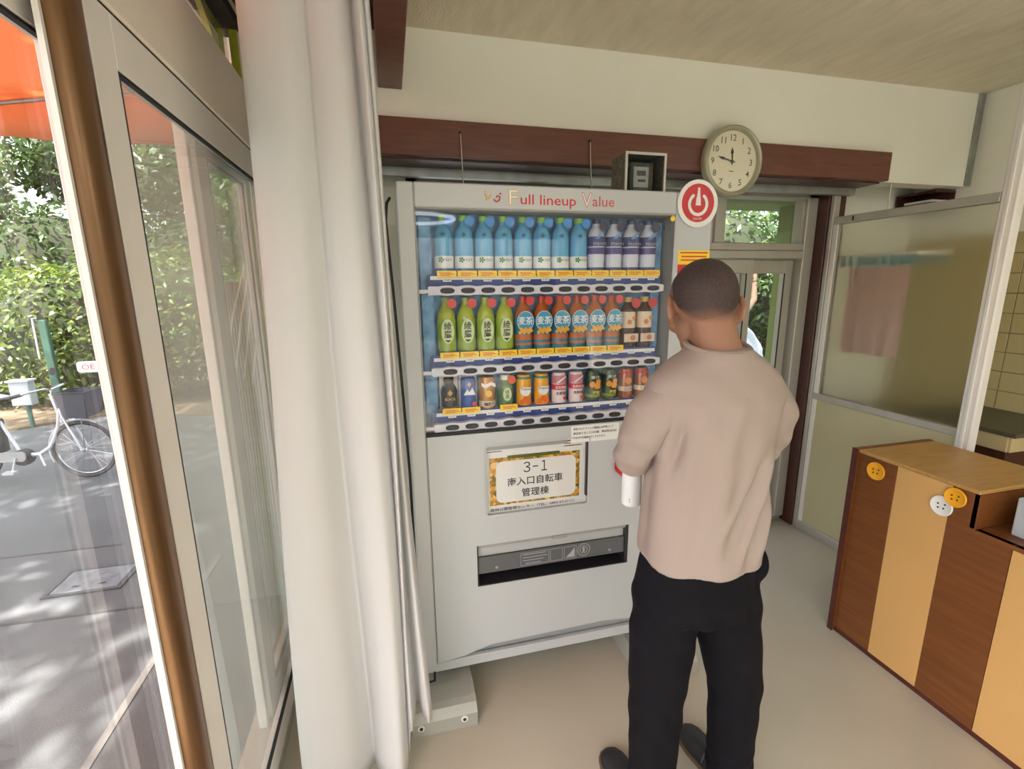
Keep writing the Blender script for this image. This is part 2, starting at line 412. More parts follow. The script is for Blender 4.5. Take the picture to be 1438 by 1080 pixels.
# ------------------------------------------------------------------ glazed back doors
d1 = empty('door_1', (1.9, YB, 0), kind='structure')
yb = YB
f = MB(); f.box(BX0, yb-.03, .035, BX0+.05, yb+.07, BZ1); f.box(2.33, yb-.03, .035, BX1, yb+.07, BZ1, .004)
f.box(BX0, yb-.03, 1.985, BX1, yb+.07, BZ1, .003)
f.build('door_frame', M['alu'], d1)
f = MB().box(BX0+.05, yb-.035, 1.655, 2.33, yb+.07, 1.70, .004); f.box(BX0+.05, yb-.028, 1.70, 2.33, yb+.07, 1.742, .004); f.build('transom_bar', M['alu'], d1)
for x in (.70, 1.735): MB().box(x, yb-.025, 1.742, x+.055, yb+.05, 1.985, .003).build('transom_mullion', M['alu'], d1)
for x0, x1 in ((.15, .70), (.755, 1.735), (1.79, 2.33)): 
    sf = MB(); sf.box(x0, yb-.01, 1.742, x0+.018, yb+.02, 1.985); sf.box(x1-.018, yb-.01, 1.742, x1, yb+.02, 1.985)
    so_ = sf.build('transom_sash', M['alu'], d1); MB().box(x0+.018, yb+.002, 1.742, x1-.018, yb+.007, 1.985).build('transom_pane', M['pane'], so_)
def leaf(x0, x1, y, z0=.035, z1=1.65, s=.06):
    o = MB().box(x0, y-.018, z0, x0+s, y+.018, z1, .003).box(x1-s, y-.018, z0, x1, y+.018, z1, .003).box(x0+s, y-.018, z1-.075, x1-s, y+.018, z1, .003).box(x0+s, y-.018, z0, x1-s, y+.018, z0+.12, .003).build('door_leaf', M['alu'], d1)
    MB().box(x0+s, y-.003, z0+.12, x1-s, y+.003, z1-.075).build('pane', M['pane'], o)
    MB().box(x1-s, y-.02, z0+.12, x1-s+.008, y-.018, z1-.075).build('gasket', M['rubber'], o)
    return o
leaf(.15, .95, yb-.002); leaf(.90, 1.70, yb+.04); leaf(1.62, 2.01, yb-.002, s=.05); leaf(1.955, 2.32, yb+.04)
# ------------------------------------------------------------------ vending machine
VX0, VX1, VY, VZ0, VZ1 = .037, 1.116, 1.519, .122, 1.83
WX0, WX1, WZ0, WZ1 = .088, .972, 1.046, 1.757          # display window
vm = empty('vending_machine', ((VX0+VX1)/2, VY+.33, 0), 'white drinks vending machine with three rows of sample bottles and cans', 'vending machine')
FY = VY+.045                                           # cabinet starts behind the door thickness
cab = MB().box(VX0+.006, VY+.12, VZ0, VX1-.006, VY+.655, VZ1, .006)
cab.build('cabinet', M['white'], vm)
# door as a frame round the window and the lower front
f = MB()
f.box(VX0, VY+.004, VZ0+.03, WX0, VY+.118, VZ1, .004)          # left stile
f.box(WX1, VY, .16, VX1, VY+.118, VZ1, .004)                   # right column
f.box(WX0, VY, WZ1, WX1, VY+.118, VZ1, .004)                   # header
f.build('door_frame', M['white'], vm)
# lower front panel with recesses for the poster window and the delivery flap
PX0, PX1, PZ0, PZ1 = .287, .668, .726, .984
SX0, SX1, SZ0, SZ1 = .247, .843, .452, .615
lp = MB()
x0, x1, z0, z1 = WX0+.003, WX1, .19, WZ0-.012
lp.box(x0, VY, PZ1, x1, VY+.118, z1); lp.box(x0, VY, PZ0, PX0, VY+.118, PZ1); lp.box(PX1, VY, PZ0, x1, VY+.118, PZ1)
lp.box(x0, VY, SZ1, x1, VY+.118, PZ0); lp.box(x0, VY, SZ0, SX0, VY+.118, SZ1); lp.box(SX1, VY, SZ0, x1, VY+.118, SZ1)
lp.prism([(x0, z0-.025), (x0+.10, z0-.015), (x0+.20, z0+.012), (x0+.66, z0+.02), (x0+.78, z0+.008), (x1, z0+.006), (x1, SZ0), (x0, SZ0)], VY, VY+.118)
lp.build('lower_panel', M['white'], vm)
MB().box(VX0, VY+.01, VZ0-.004, VX1, VY+.03, .158, .003).box(VX0, VY+.03, VZ0-.004, VX1, VY+.14, VZ0+.006).build('bottom_rail', M['white'], vm)
MB().box(VX0+.01, VY+.035, .14, VX1-.01, VY+.116, .215).build('bottom_recess', M['greyp'], vm)
MB().box(WX0-.0035, VY+.006, .17, WX0+.002, VY+.03, WZ0-.012).build('door_seam', M['greyp'], vm)
MB().box(WX0, VY+.002, WZ0-.0115, WX1, VY+.03, WZ0-.001).build('window_gasket', M['rubber'], vm)
# display box behind the pane
db = MB(); d0 = VY+.10
db.box(WX0, d0, WZ0, WX1, d0+.004, WZ1)
db.build('display_back', M['wave'], vm)
MB().box(WX0, VY+.004, WZ1-.004, WX1, d0, WZ1-.001).box(WX0-.001, VY+.004, WZ0, WX0+.002, d0, WZ1).box(WX1-.002, VY+.004, WZ0, WX1+.001, d0, WZ1).build('display_lining', M['greyp'], vm)
for xa, xb in ((WX0+.012, WX0+.05), (WX1-.045, WX1-.01)): MB().box(xa, VY+.07, WZ0+.05, xb, VY+.074, WZ1-.02).build('side_card', M['wave'], vm)
MB().box(WX0+.001, VY+.006, WZ0, WX1-.001, VY+.010, WZ1-.001).build('display_pane', M['panev'], vm)
MB().lathe([(.009, 0), (.009, .002)], (WX1-.012, VY+.002, WZ1-.014), 16, 'y').build('round_sticker', M['yel'], vm)
MB().box(WX1-.034, VY+.0135, WZ1-.05, WX1-.026, VY+.02, WZ1-.035).build('side_catch', M['dark'], vm)

# shelf rails, buttons, price strips, tags
NC = 12
BX = [.178+i*.0659 for i in range(NC)]
RZ = [1.510, 1.249, 1.059]
RY = VY+.012
tagbox = None; btn = None; rim = None
yst = None; yline = None
for r in range(3):
    zr = RZ[r]; xl, xr = .118, .945
    s = MB(); top = []; bot = []
    n = 96
    for i in range(n+1):
        x = xl+(xr-xl)*i/n
        ph = (x-BX[0])/.0659*2*PI
        h = .0148+.0016*math.cos(ph)
        e = min(1, (x-xl)/.01, (xr-x)/.01); h *= .75+.25*e
        top.append((x, zr+h)); bot.append((x, zr-h*.95))
    s.prism(top+bot[::-1], RY, RY+.022)
    rail = s.build('shelf_rail', M['rail'], vm)
    MB().box(WX0+.002, RY+.006, zr-.008, xl, RY+.02, zr+.004).build('rail_bracket', M['rail'], vm)
    MB().box(xl, RY+.023, zr+.004, xr, RY+.027, zr+.050).build('price_strip', M['navy'], vm)
    MB().box(xl, RY+.027, zr-.014, xr, d0, zr+.014).build('shelf', M['white2'], vm)
    for i in range(NC):
        if btn is None:
            pr = []
            for (w, y) in ((1.0, 0), (1.0, -.004), (.86, -.0065)):
                pr.append([(w*(.0225*math.copysign(abs(math.cos(a))**.7, math.cos(a))), y, w*.0088*math.copysign(abs(math.sin(a))**.85, math.sin(a))) for a in [2*PI*q/20 for q in range(20)]])
            b = MB(); vs = pr[0]+pr[1]+pr[2]; fs = [(k*20+q, k*20+(q+1) % 20, (k+1)*20+(q+1) % 20, (k+1)*20+q) for k in (0, 1) for q in range(20)]+[tuple(40+q for q in range(20))]
            b.add(vs, fs); btn = b.build('select_button', M['dark'], vm, world=False, smooth=30)
            o = btn; base = wl(vm)
            tb = MB().box(-.0135, -.0008, -.0058, .0135, 0, .0058)
            tagbox = tb.build('price_tag', M['white2'], vm, world=False)
            tx = text_mb('¥160', .0055, 0, 0, -.0012, width=.018); txo = tx.build('lettering', M['black'], tagbox, world=False)
            tx130 = text_mb('¥130', .0055, 0, 0, -.0012, width=.018)
            tg = tagbox
        else:
            o = inst(btn, 'select_button', vm); tg = inst(tagbox, 'price_tag', vm)
            if r == 2 and i == 0: tx3 = tx130.build('lettering', M['black'], tg, world=False)
            else: inst(txo if r < 2 else tx3, 'lettering', tg)
        o.location = Vector((BX[i], RY-.0005, zr))-base
        tg.location = Vector((BX[i]+.003, RY+.021, zr+.0335))-base
        if (r == 0) or (r == 1 and i < 10) or (r == 2 and i in (0, 1, 3)):
            if yst is None:
                yst = MB().box(-.031, -.001, -.0105, .031, 0, .0105).build('yellow_sticker', M['yel'], vm, world=False)
                l = MB()
                for zz, xa, xb in ((.004, -.024, .016), (.0, -.02, .024), (-.004, -.022, .01)): l.box(xa, -.0014, zz-.0009, xb, -.001, zz+.0009)
                yline = l.build('print_lines', M['red'], yst, world=False); ys = yst
            else: ys = inst(yst, 'yellow_sticker', vm); inst(yline, 'print_lines', ys)
            ys.location = Vector((BX[i]+.002, RY+.015, zr+.0515))-base

# header lettering
for ch, hx, w_, mm in (('F', .394, .032, 'gold'), ('V', .640, .038, 'pinkr')):
    o_ = text_mb(ch, .046, hx, 1.793, VY-.0006, width=w_, bold=.02).build('initial', M[mm], vm)
    text_mb(ch, .042, hx, 1.793, VY-.0011, width=w_-.005, bold=-.012).build('letter_fill', M['white2'], o_)
text_mb('ull lineup', .040, .510, 1.784, VY-.0006, width=.186, bold=.004).build('lettering', M['red'], vm)
text_mb('alue', .032, .699, 1.790, VY-.0006, width=.078, bold=.004).build('lettering', M['pinkr'], vm)
# small two-figure emblem before the lettering
e = MB(); e.tube([(.303, VY-.001, 1.802), (.309, VY-.001, 1.792), (.318, VY-.001, 1.79), (.322, VY-.001, 1.797)], .0028, 6); e.tube([(.309, VY-.001, 1.792), (.308, VY-.001, 1.782)], .0026, 6); e.lathe([(.0035, 0), (.0035, .001)], (.304, VY-.001, 1.808), 10, 'y')
e.build('emblem', M['gold'], vm)
e = MB(); e.tube([(.33, VY-.001, 1.786), (.338, VY-.001, 1.779), (.347, VY-.001, 1.782), (.351, VY-.001, 1.793), (.344, VY-.001, 1.797), (.338, VY-.001, 1.792)], .0026, 6); e.lathe([(.0032, 0), (.0032, .001)], (.352, VY-.001, 1.803), 10, 'y')
e.build('emblem', M['pinkr'], vm)

# round red power-symbol board
lgx, lgz, lgR = 1.049, 1.793, .0785
lg = MB().lathe([(lgR, 0), (lgR, .003)], (lgx, VY-.006, lgz), 48, 'y').build('round_badge', M['white2'], vm, smooth=30)
MB().lathe([(.063, 0), (.063, .0008)], (lgx, VY-.0068, lgz+.002), 48, 'y').build('red_disc', M['redd'], lg)
ringpts = [(lgx+.0345*math.sin(a), VY-.0073, lgz-.004+.0345*math.cos(a)) for a in [math.radians(38+(322-38)*i/30) for i in range(31)]]
b = MB(); w = .0055
vs = []; fs = []
for i, a in enumerate([math.radians(38+284*i/30) for i in range(31)]):
    for rr in (.034-w, .034+w): vs.append((lgx+rr*math.sin(a), VY-.0074, lgz-.002+rr*math.cos(a)))
for i in range(30): fs.append((2*i, 2*i+1, 2*i+3, 2*i+2))
b.add(vs, fs)
for a in (38, 322):
    a = math.radians(a); b.lathe([(w, 0), (w, .0005)], (lgx+.034*math.sin(a), VY-.0076, lgz-.002+.034*math.cos(a)), 12, 'y')
bp = [(-.010, -.008), (.010, -.008), (.0085, .014), (.006, .024), (.0045, .036), (.004, .050), (-.004, .050), (-.0045, .036), (-.006, .024), (-.0085, .014)]
b.prism([(lgx+p[0], lgz+p[1]+.002) for p in bp], VY-.0076, VY-.0068)
b.build('power_symbol', M['white2'], lg)
text_mb('Coke ON', .008, lgx, lgz-.049, VY-.0074, width=.034).build('lettering', M['white2'], lg)
# stickers on the right column
sk = MB().box(.988, VY-.001, 1.590, 1.112, VY, 1.638).build('sticker', M['yel'], vm)
l = MB()
for zz, xa, xb in ((1.630, .995, 1.105), (1.617, 1.0, 1.10), (1.605, .998, 1.07)): l.box(xa, VY-.0016, zz-.0022, xb, VY-.001, zz+.0022)
l.build('print_lines', M['red'], sk)
sk = MB().box(.988, VY-.001, 1.46, 1.112, VY, 1.590).build('sticker', M['redd'], vm)
MB().lathe([(.016, 0), (.016, .0006)], (1.02, VY-.0016, 1.56), 20, 'y').build('print_disc', M['white2'], sk)

# poster window
fr_ = MB()
pd = VY+.018
MB().box(PX0, pd, PZ0, PX1, pd+.004, PZ1).build('poster_backing', M['white2'], vm)
gm = bpy.data.materials.new('flower_photo'); gm.use_nodes = True
nt = gm.node_tree; bs = nt.nodes['Principled BSDF']; bs.inputs['Roughness'].default_value = .4
tc = nt.nodes.new('ShaderNodeTexCoord'); vo = nt.nodes.new('ShaderNodeTexVoronoi'); vo.inputs['Scale'].default_value = 70
nt.links.new(tc.outputs['Object'], vo.inputs['Vector']); cr = nt.nodes.new('ShaderNodeValToRGB')
sep = nt.nodes.new('ShaderNodeSeparateColor'); nt.links.new(vo.outputs['Color'], sep.inputs[0]); nt.links.new(sep.outputs[0], cr.inputs[0])
els = cr.color_ramp.elements; els[0].position = 0; els[0].color = (*lin((84, 92, 40)), 1); els[1].position = 1; els[1].color = (*lin((236, 190, 84)), 1)
for p, c in ((.3, (190, 130, 40)), (.5, (226, 160, 50)), (.75, (120, 110, 44)), (.85, (240, 200, 130))):
    q = els.new(p); q.color = (*lin(c), 1)
nt.links.new(cr.outputs[0], bs.inputs['Base Color'])
po = MB().box(PX0+.015, pd-.0015, PZ0+.028, PX1-.028, pd, PZ1-.052).build('flower_poster', gm, vm)
MB().box(PX0+.08, pd-.002, PZ1-.058, PX0+.275, pd-.0015, PZ1-.046).build('poster_top', mat('meadow_print', (96, 104, 44), .5, var=.6, vscale=60), po)
def rrect(x0, z0, x1, z1, r, n=6):
    p = []
    for cx, cz, a0 in ((x1-r, z1-r, 0), (x0+r, z1-r, 90), (x0+r, z0+r, 180), (x1-r, z0+r, 270)):
        for i in range(n+1):
            a = math.radians(a0+90*i/n); p.append((cx+r*math.cos(a), cz+r*math.sin(a)))
    return p
card = MB().prism(rrect(.325, .762, .625, .918, .024), pd-.0026, pd-.0018).build('sign_card', M['white2'], po)
for ch_, hx, w_, h_ in (('３', .438, .026, .040), ('－', .470, .020, .004), ('１', .503, .022, .040)): text_mb(ch_, h_, hx, .889, pd-.003, width=w_).build('lettering', M['black'], card)
text_mb('南入口自転車', .032, .470, .838, pd-.003, width=.208, bold=.012).build('lettering', M['black'], card)
text_mb('管理棟', .032, .470, .793, pd-.003, width=.103, bold=.012).build('lettering', M['black'], card)
text_mb('森林公園管理センター（TEL：0493-57-2111）', .013, .462, .7375, pd-.002, width=.32, bold=.01).build('lettering', M['black'], po)
for zz, xa, xb, mm in ((.966, PX0+.002, PX0+.085, 'black'), (.956, PX0+.002, PX0+.06, 'black'), (.972, PX1-.088, PX1-.005, 'black'), (.962, PX1-.088, PX1-.01, 'red'), (.953, PX1-.088, PX1-.02, 'black')):
    MB().box(xa, pd-.0006, zz-.0012, xb, pd, zz+.0012).build('print_line', M[mm], po)
MB().box(PX0, VY+.003, PZ1-.016, PX0+.30, pd, PZ1).build('window_lip', M['greyp'], vm)
MB().box(PX1-.006, VY+.003, PZ0+.03, PX1, pd, PZ1).build('window_lip', M['dark'], vm)
fl = MB()
p1 = rrect(PX0-.006, PZ0-.006, PX1+.006, PZ1+.006, .012); p2 = rrect(PX0+.002, PZ0+.002, PX1-.002, PZ1-.002, .008)
n = len(p1); fl.add([(p[0], VY-.002, p[1]) for p in p1]+[(p[0], VY-.0005, p[1]) for p in p2], [(i, (i+1) % n, n+(i+1) % n, n+i) for i in range(n)])
fl.build('window_rim', M['white'], vm)
MB().box(PX0, VY+.006, PZ0, PX1, VY+.008, PZ1).build('poster_pane', M['panev'], vm)
# notice sticker above it
ns = MB().box(.598, VY-.001, .968, .785, VY, 1.030).build('notice_sticker', M['white2'], vm)
for i, (tx, w_) in enumerate((('新型コロナウイルス感染防止対策として', .155), ('商品取り出し口の抗菌、商品取出口は', .168), ('アルコール消毒を行っております。', .125))):
    text_mb(tx, .0098, .607+w_/2, 1.019-.0165*i, VY-.0016, width=w_, bold=.012).build('lettering', M['black'], ns)
# card reader
cr_ = MB().box(.800, VY-.012, .955, .90, VY, 1.035, .004).build('card_reader', M['white2'], vm)
MB().box(.803, VY-.0135, .955, .85, VY-.012, .995).build('reader_screen', M['dark'], cr_)
MB().lathe([(.009, 0), (.006, -.0006)], (.818, VY-.012, 1.014), 16, 'y').build('red_mark', M['red'], cr_)
MB().lathe([(.045, 0), (.045, .012), (.03, .016)], (.816, VY-.016, .866), 24, 'y').build('return_ring', M['redd'], vm, smooth=30)
MB().box(.985, VY-.02, 1.0, 1.08, VY, 1.10, .006).build('coin_unit', M['greyp'], vm)
# delivery flap
MB().box(SX0, VY+.10, SZ0, SX1, VY+.104, SZ1).box(SX0, VY+.002, SZ0, SX1, VY+.1, SZ0+.004).build('delivery_bin', M['dark'], vm)
sm = mat('smoked_flap', (92, 94, 96), .3, spec=.5)
fp = MB().box(SX0+.006, VY+.012, SZ0+.042, SX1-.012, VY+.018, SZ0+.108, .001).build('delivery_flap', sm, vm)
MB().box(SX0+.006, VY+.022, SZ0+.108, SX1-.012, VY+.026, SZ1-.012).build('flap_top', mat('flap_light_grey', (176, 178, 176), .3), vm)  # plain light grey band along the flap top
MB().box(SX0+.004, VY+.004, SZ1-.012, SX1-.004, VY+.03, SZ1-.001).build('flap_hinge', M['greyp'], vm)
MB().box(SX1-.012, VY+.003, SZ0, SX1, VY+.1, SZ1).build('bin_side', M['dark'], vm)
MB().box(SX0, VY+.003, SZ0, SX0+.005, VY+.1, SZ1).build('bin_side', M['dark'], vm)
MB().box(.53, VY+.001, SZ1-.016, .59, VY+.012, SZ1-.004).build('flap_catch', M['greyp'], vm)
lgm = mat('flap_print', (170, 172, 174), .5)
l = MB()
for zz, xa, xb in ((.545, .42, .51), (.533, .42, .515), (.521, .42, .50), (.509, .43, .49)): l.box(xa, VY+.0115, zz-.0012, xb, VY+.012, zz+.0012)
for (xa, xb, za, zb) in ((.412, .522, .502, .552), (.527, .576, .502, .552), (.582, .632, .502, .552)):
    for q in ((xa, za, xb, za+.0012), (xa, zb-.0012, xb, zb), (xa, za, xa+.0012, zb), (xb-.0012, za, xb, zb)): l.box(q[0], VY+.0113, q[1], q[2], VY+.012, q[3])
l.prism([(.59, .508), (.625, .508), (.625, .545), (.612, .53)], VY+.0113, VY+.012)
l.build('print_lines', lgm, fp)
l = MB(); 
for R_, w_ in ((.026, .0025), (.016, .0025)):
    vs = []; fs = []
    for i in range(32):
        a = 2*PI*i/32
        for rr in (R_-w_, R_): vs.append((.662+rr*math.cos(a), VY+.0113, .53+rr*math.sin(a)))
    for i in range(32): j = (i+1) % 32; fs.append((2*i, 2*i+1, 2*j+1, 2*j))
    l.add(vs, fs)
l.box(.658, VY+.0113, .52, .666, VY+.012, .54)
l.build('print_ring', lgm, fp)
for xx in (.32, .77): MB().lathe([(.006, 0), (.004, -.004)], (xx, VY+.012, SZ0+.06), 12, 'y').build('flap_stud', M['greyp'], fp)
# feet on steel skid covers
def skid(x0, x1, lab, cap):
    s = empty('skid_cover', ((x0+x1)/2, 1.6, 0), lab, 'skid cover', 'steel covers over the vending machine feet')
    ya = 1.388
    MB().prism([(ya, .0), (ya, .052), (ya+.022, .078), (ya+.05, .086), (2.08, .112), (2.08, 0)], x0, x1, 'x').build('cover', M['skid'], s)
    MB().prism([(ya+.045, .0865), (ya+.12, .0895), (ya+.12, .0915), (ya+.045, .0885)], x0+.01, x1-.02, 'x').build('raised_plate', M['skid'], s)
    for bx_ in cap: 
        MB().lathe([(.012, 0), (.012, .004)], (bx_, ya-.004, .038), 14, 'y').build('washer', M['white2'], s); MB().lathe([(.006, 0), (.006, .003)], (bx_, ya-.0062, .038), 12, 'y').build('bolt', M['dark'], s)
    return s
skid(-.015, .212, 'pale steel skid cover by the curtain hem, under the vending machine', (.015, .165))
skid(.86, 1.10, 'pale steel skid cover behind the man\'s legs, under the vending machine', (.92, 1.05))
for xx in (.10, .98): MB().lathe([(.03, 0), (.03, .008), (.012, .012), (.012, .03)], (xx, 1.66, .1), 16).build('levelling_foot', M['dark'], vm)
hb = MB().tube([(.03, 1.50, .10), (.055, 1.495, .115), (.075, 1.50, .112), (.08, 1.56, .13), (.078, 1.64, .16)], .004, 6)
tag(hb.build('power_cable', M['rubber']), 'black cable beside the steel skid cover next to the curtain', 'cable')
# black cable down the left side of the cabinet
cbm = MB().tube([(.018, 1.58, 1.79), (.008, 1.55, 1.77), (.002, 1.545, 1.72), (.012, 1.545, 1.5), (.022, 1.545, 1.2), (.03, 1.55, .9), (.03, 1.56, .17)], .0045, 6)
tag(cbm.build('power_cable', M['rubber'], smooth=True), 'black cable hanging between the curtain and the vending machine side', 'cable')
MB().tube([(.87, 1.62, .12), (.93, 1.5, .14), (.95, 1.44, .125), (.952, 1.42, .11)], .004, 6).build('foot_cable', M['rubber'], vm)
# stay wires to the beam
for xx, nm in ((.311, 'above the emblem of the vending machine'), (.865, 'beside the electricity meter box')):
    wr_ = MB().tube([(xx, 2.03, 2.118), (xx+.003, 2.02, 1.98), (xx+.004, 2.0, 1.845)], .003, 6)
    w_ = empty('stay_wire', (xx, 2.0, 1.83), 'thin steel stay wire '+nm, 'wire', 'stay wires from the beam to the vending machine')
    wr_.build('wire', M['chrome'], w_); MB().lathe([(.007, 0), (.007, .012)], (xx+.004, 2.0, 1.831), 10).build('turnbuckle', M['steel'], w_)
    MB().lathe([(.006, 0), (.004, -.012)], (xx, 2.036, 2.12), 10, 'y').build('hook', M['dark'], w_)

# electricity meter in an open steel box on top of the machine
mx0, mx1, my0, my1, mz0, mz1 = .866, 1.030, 1.70, 1.815, 1.831, 1.996
mt = empty('electricity_meter', (.948, 1.76, mz0), 'electricity meter in an open speckled steel box on top of the vending machine', 'electric meter')
gal = mat('spangled_zinc', (150, 150, 138), .5, metal=.5, var=.9, vscale=90, rgb2=(84, 84, 76))
q = .004
b = MB().box(mx0, my0, mz0, mx0+q, my1, mz1); b.box(mx1-q, my0, mz0, mx1, my1, mz1); b.box(mx0+q, my0, mz1-q, mx1-q, my1, mz1); b.box(mx0+q, my0, mz0, mx1-q, my1, mz0+q); b.box(mx0+q, my1-q, mz0+q, mx1-q, my1, mz1-q)
bx_ = b.build('meter_box', gal, mt)
e = MB()
for a in ((mx0-.002, mz0, mx0+.007, mz1+.002), (mx1-.007, mz0, mx1+.002, mz1+.002), (mx0+.007, mz1-.007, mx1-.007, mz1+.002)): e.box(a[0], my0-.003, a[1], a[2], my0+.004, a[3])
e.build('box_rim', mat('rim_zinc', (190, 188, 178), .45, metal=.4), mt)
MB().box(.905, 1.745, 1.855, 1.0, 1.80, 1.975, .02).build('meter_case', mat('meter_case', (70, 74, 74), .3), mt)
MB().box(.900, 1.738, 1.852, 1.006, 1.752, 1.978, .022).build('meter_hood', glass('meter_hood', tint=(210, 216, 214)), mt)
pl = MB().box(.922, 1.742, 1.885, .985, 1.7445, 1.958, .001).build('dial_plate', M['white2'], mt)
MB().box(.935, 1.7408, 1.926, .972, 1.742, 1.944).build('counter_window', M['dark'], pl); MB().box(.94, 1.7408, 1.904, .972, 1.742, 1.913).build('counter_window', M['dark'], pl)

# ------------------------------------------------------------------ sample bottles and cans
B = {}
def bm_(n, c, r=.3, **k):
    if n not in B: B[n] = mat('print_'+n, c, r, **k)
    return B[n]
ORD = ['first', 'second', 'third', 'fourth', 'fifth', 'sixth', 'seventh', 'eighth', 'ninth', 'tenth', 'eleventh', 'twelfth']
PY = VY+.064
PET = [(.0, 0), (.025, 0), (.0300, .006), (.0305, .03), (.0292, .04), (.0305, .05), (.0305, .112), (.0295, .126), (.0262, .140), (.0205, .152), (.0150, .160), (.0135, .166), (.0135, .172)]
def scaled(prof, s): return [(r, h*s) for r, h in prof]
def band(r, z0, z1): return [(r, z0), (r, z1)]
def disc(mb, r, x, z, y): mb.lathe([(r, 0), (r, .0008)], (x, y, z), 20, 'y'); return mb
PROTO = {}
def proto(kind):
    """part list of one kind of sample, modelled round its own base"""
    r = empty('sample_'+('can' if kind in ('black', 'blue', 'goldc', 'pink', 'dkgreen', 'cocoa', 'orange') else 'bottle'), (0, 0, -20))
    def P(n, mb, m, sm=35, par=None): return mb.build(n, m, par or r, world=False, smooth=sm)
    if kind == 'water':
        P('bottle_body', MB().lathe(scaled(PET, 1.0), n=20), bm_('waterblue', (96, 170, 214), .18))
        P('cap', MB().lathe([(.0145, .171), (.0145, .186), (.013, .188)], n=16), bm_('limecap', (140, 200, 84)))
        lb = P('paper_label', MB().lathe(band(.0311, .022, .062), n=24), bm_('labwhite', (226, 232, 232)))
        t = text_mb('いろはす', .009, .008, .05, -.0318, width=.028); P('lettering', t, M['black'], False, lb)
        lf = MB()
        for a in (0, 72, 144, 216, 288):
            a = math.radians(a); lf.prism([(-.013, .05), (-.013+.008*math.cos(a-.4), .05+.008*math.sin(a-.4)), (-.013+.010*math.cos(a), .05+.010*math.sin(a)), (-.013+.008*math.cos(a+.4), .05+.008*math.sin(a+.4))], -.0322, -.0316)
        P('leaf_mark', lf, bm_('leafgreen', (48, 128, 60)), False, lb)
        P('blue_band', MB().lathe(band(.0313, .010, .024), n=24), bm_('bandblue', (60, 120, 180)))
        sx = MB()
        for a in (25, -25, 90):
            a = math.radians(a); sx.box(-.0085, -.0305, -.0012, .0085, -.0299, .0012)
            sx.v[-8:] = [(p[0]*math.cos(a)-p[2]*math.sin(a)-.004, p[1], p[0]*math.sin(a)+p[2]*math.cos(a)+.128) for p in sx.v[-8:]]
        P('star_print', sx, bm_('deepblue', (40, 80, 130)), False)
        P('neck_tag', disc(MB(), .0155, .015, .168, -.033), bm_('tagblue', (58, 140, 214)), False)
    elif kind == 'sports':
        P('bottle_body', MB().lathe(scaled(PET, 1.0), n=20), bm_('milkwhite', (206, 212, 228), .22))
        P('cap', MB().lathe([(.0145, .171), (.0145, .185), (.013, .187)], n=16), bm_('capnavy', (50, 52, 100)))
        P('navy_label', MB().lathe(band(.0312, .096, .128), n=24), bm_('navylab', (52, 64, 124)))
        P('blue_flash', MB().prism([(-.018, .120), (.004, .140), (.018, .140), (-.004, .120)], -.0330, -.0322), bm_('flashblue', (108, 150, 206)), False)
        lt = P('violet_band', MB().lathe(band(.0314, .070, .092), n=24), bm_('violet', (72, 66, 136)))
        P('lettering', text_mb('アクエリアス', .009, 0, .104, -.0322, width=.048, bold=.01), M['white2'], False, lt)
        P('base_band', MB().lathe(band(.0310, .012, .026), n=24), bm_('navylab', (52, 64, 124)))
        P('neck_tag', disc(MB(), .0165, .013, .160, -.0335), bm_('tagdark', (44, 46, 84)), False)
    elif kind == 'green':
        P('bottle_body', MB().lathe(scaled(PET, 1.05), n=20), bm_('teagreen', (168, 182, 62), .22))
        P('cap', MB().lathe([(.0145, .180), (.0145, .193), (.013, .195)], n=16), bm_('tancap', (150, 170, 90)))
        lb = P('paper_label', MB().lathe(band(.0312, .026, .124), n=24), bm_('labgreen', (150, 176, 60)))
        P('label_panel', MB().prism([(.021*math.cos(a), .086+.040*math.sin(a)) for a in [2*PI*i/24 for i in range(24)]], -.0326, -.0316), bm_('palegreen', (206, 220, 170)), False, lb)
        P('lettering', text_mb('綾', .026, .0, .104, -.0332, width=.025, bold=.008), M['black'], False, lb); P('lettering', text_mb('鷹', .026, .0, .077, -.0332, width=.025, bold=.008), M['black'], False, lb)
        P('bowl_mark', MB().prism([(-.012, .058), (.012, .058), (.0, .050)], -.0332, -.0326), M['black'], False, lb)
        P('base_band', MB().lathe(band(.0311, .010, .022), n=24), bm_('basegreen', (96, 120, 50)))
        P('neck_tag', disc(MB(), .0155, .016, .176, -.033), bm_('tagred', (206, 70, 60)), False)
    elif kind == 'barley':
        P('bottle_body', MB().lathe(scaled(PET, 1.05), n=20), bm_('teaamber', (176, 96, 44), .22))
        P('cap', MB().lathe([(.0145, .180), (.0145, .193), (.013, .195)], n=16), bm_('redcap', (196, 60, 52)))
        lb = P('paper_label', MB().lathe(band(.0312, .006, .126), n=24), bm_('labblue', (58, 128, 156)))
        P('label_panel', MB().prism([((.0290*math.cos(a)), .112+.0330*math.sin(a)) for a in [2*PI*i/28 for i in range(28)]], -.0326, -.0316), bm_('skyblue', (64, 152, 190)), False, lb)
        P('panel_ring', MB().tube([(.0290*math.cos(a), -.0326, .112+.0330*math.sin(a)) for a in [2*PI*i/28 for i in range(28)]], .001, 6, True), M['white2'], False, lb)
        P('lettering', text_mb('麦茶', .028, 0, .114, -.0334, width=.050, bold=.012), M['white2'], False, lb)
        gr = MB()
        for i in range(9): gr.lathe([(.006, 0), (.006, .0008)], (-.02+.005*i, -.0342-.0002*(i % 3), .074+.006*((i*5) % 3)), 10, 'y')
        P('grain_print', gr, bm_('grain', (222, 168, 62)), False, lb)
        P('rust_band', MB().lathe(band(.0316, .048, .066), n=24), bm_('rust', (188, 108, 64)), 35, lb)
        P('base_band', MB().lathe(band(.0317, .030, .038), n=24), bm_('ambr', (190, 110, 60)), 35, lb)
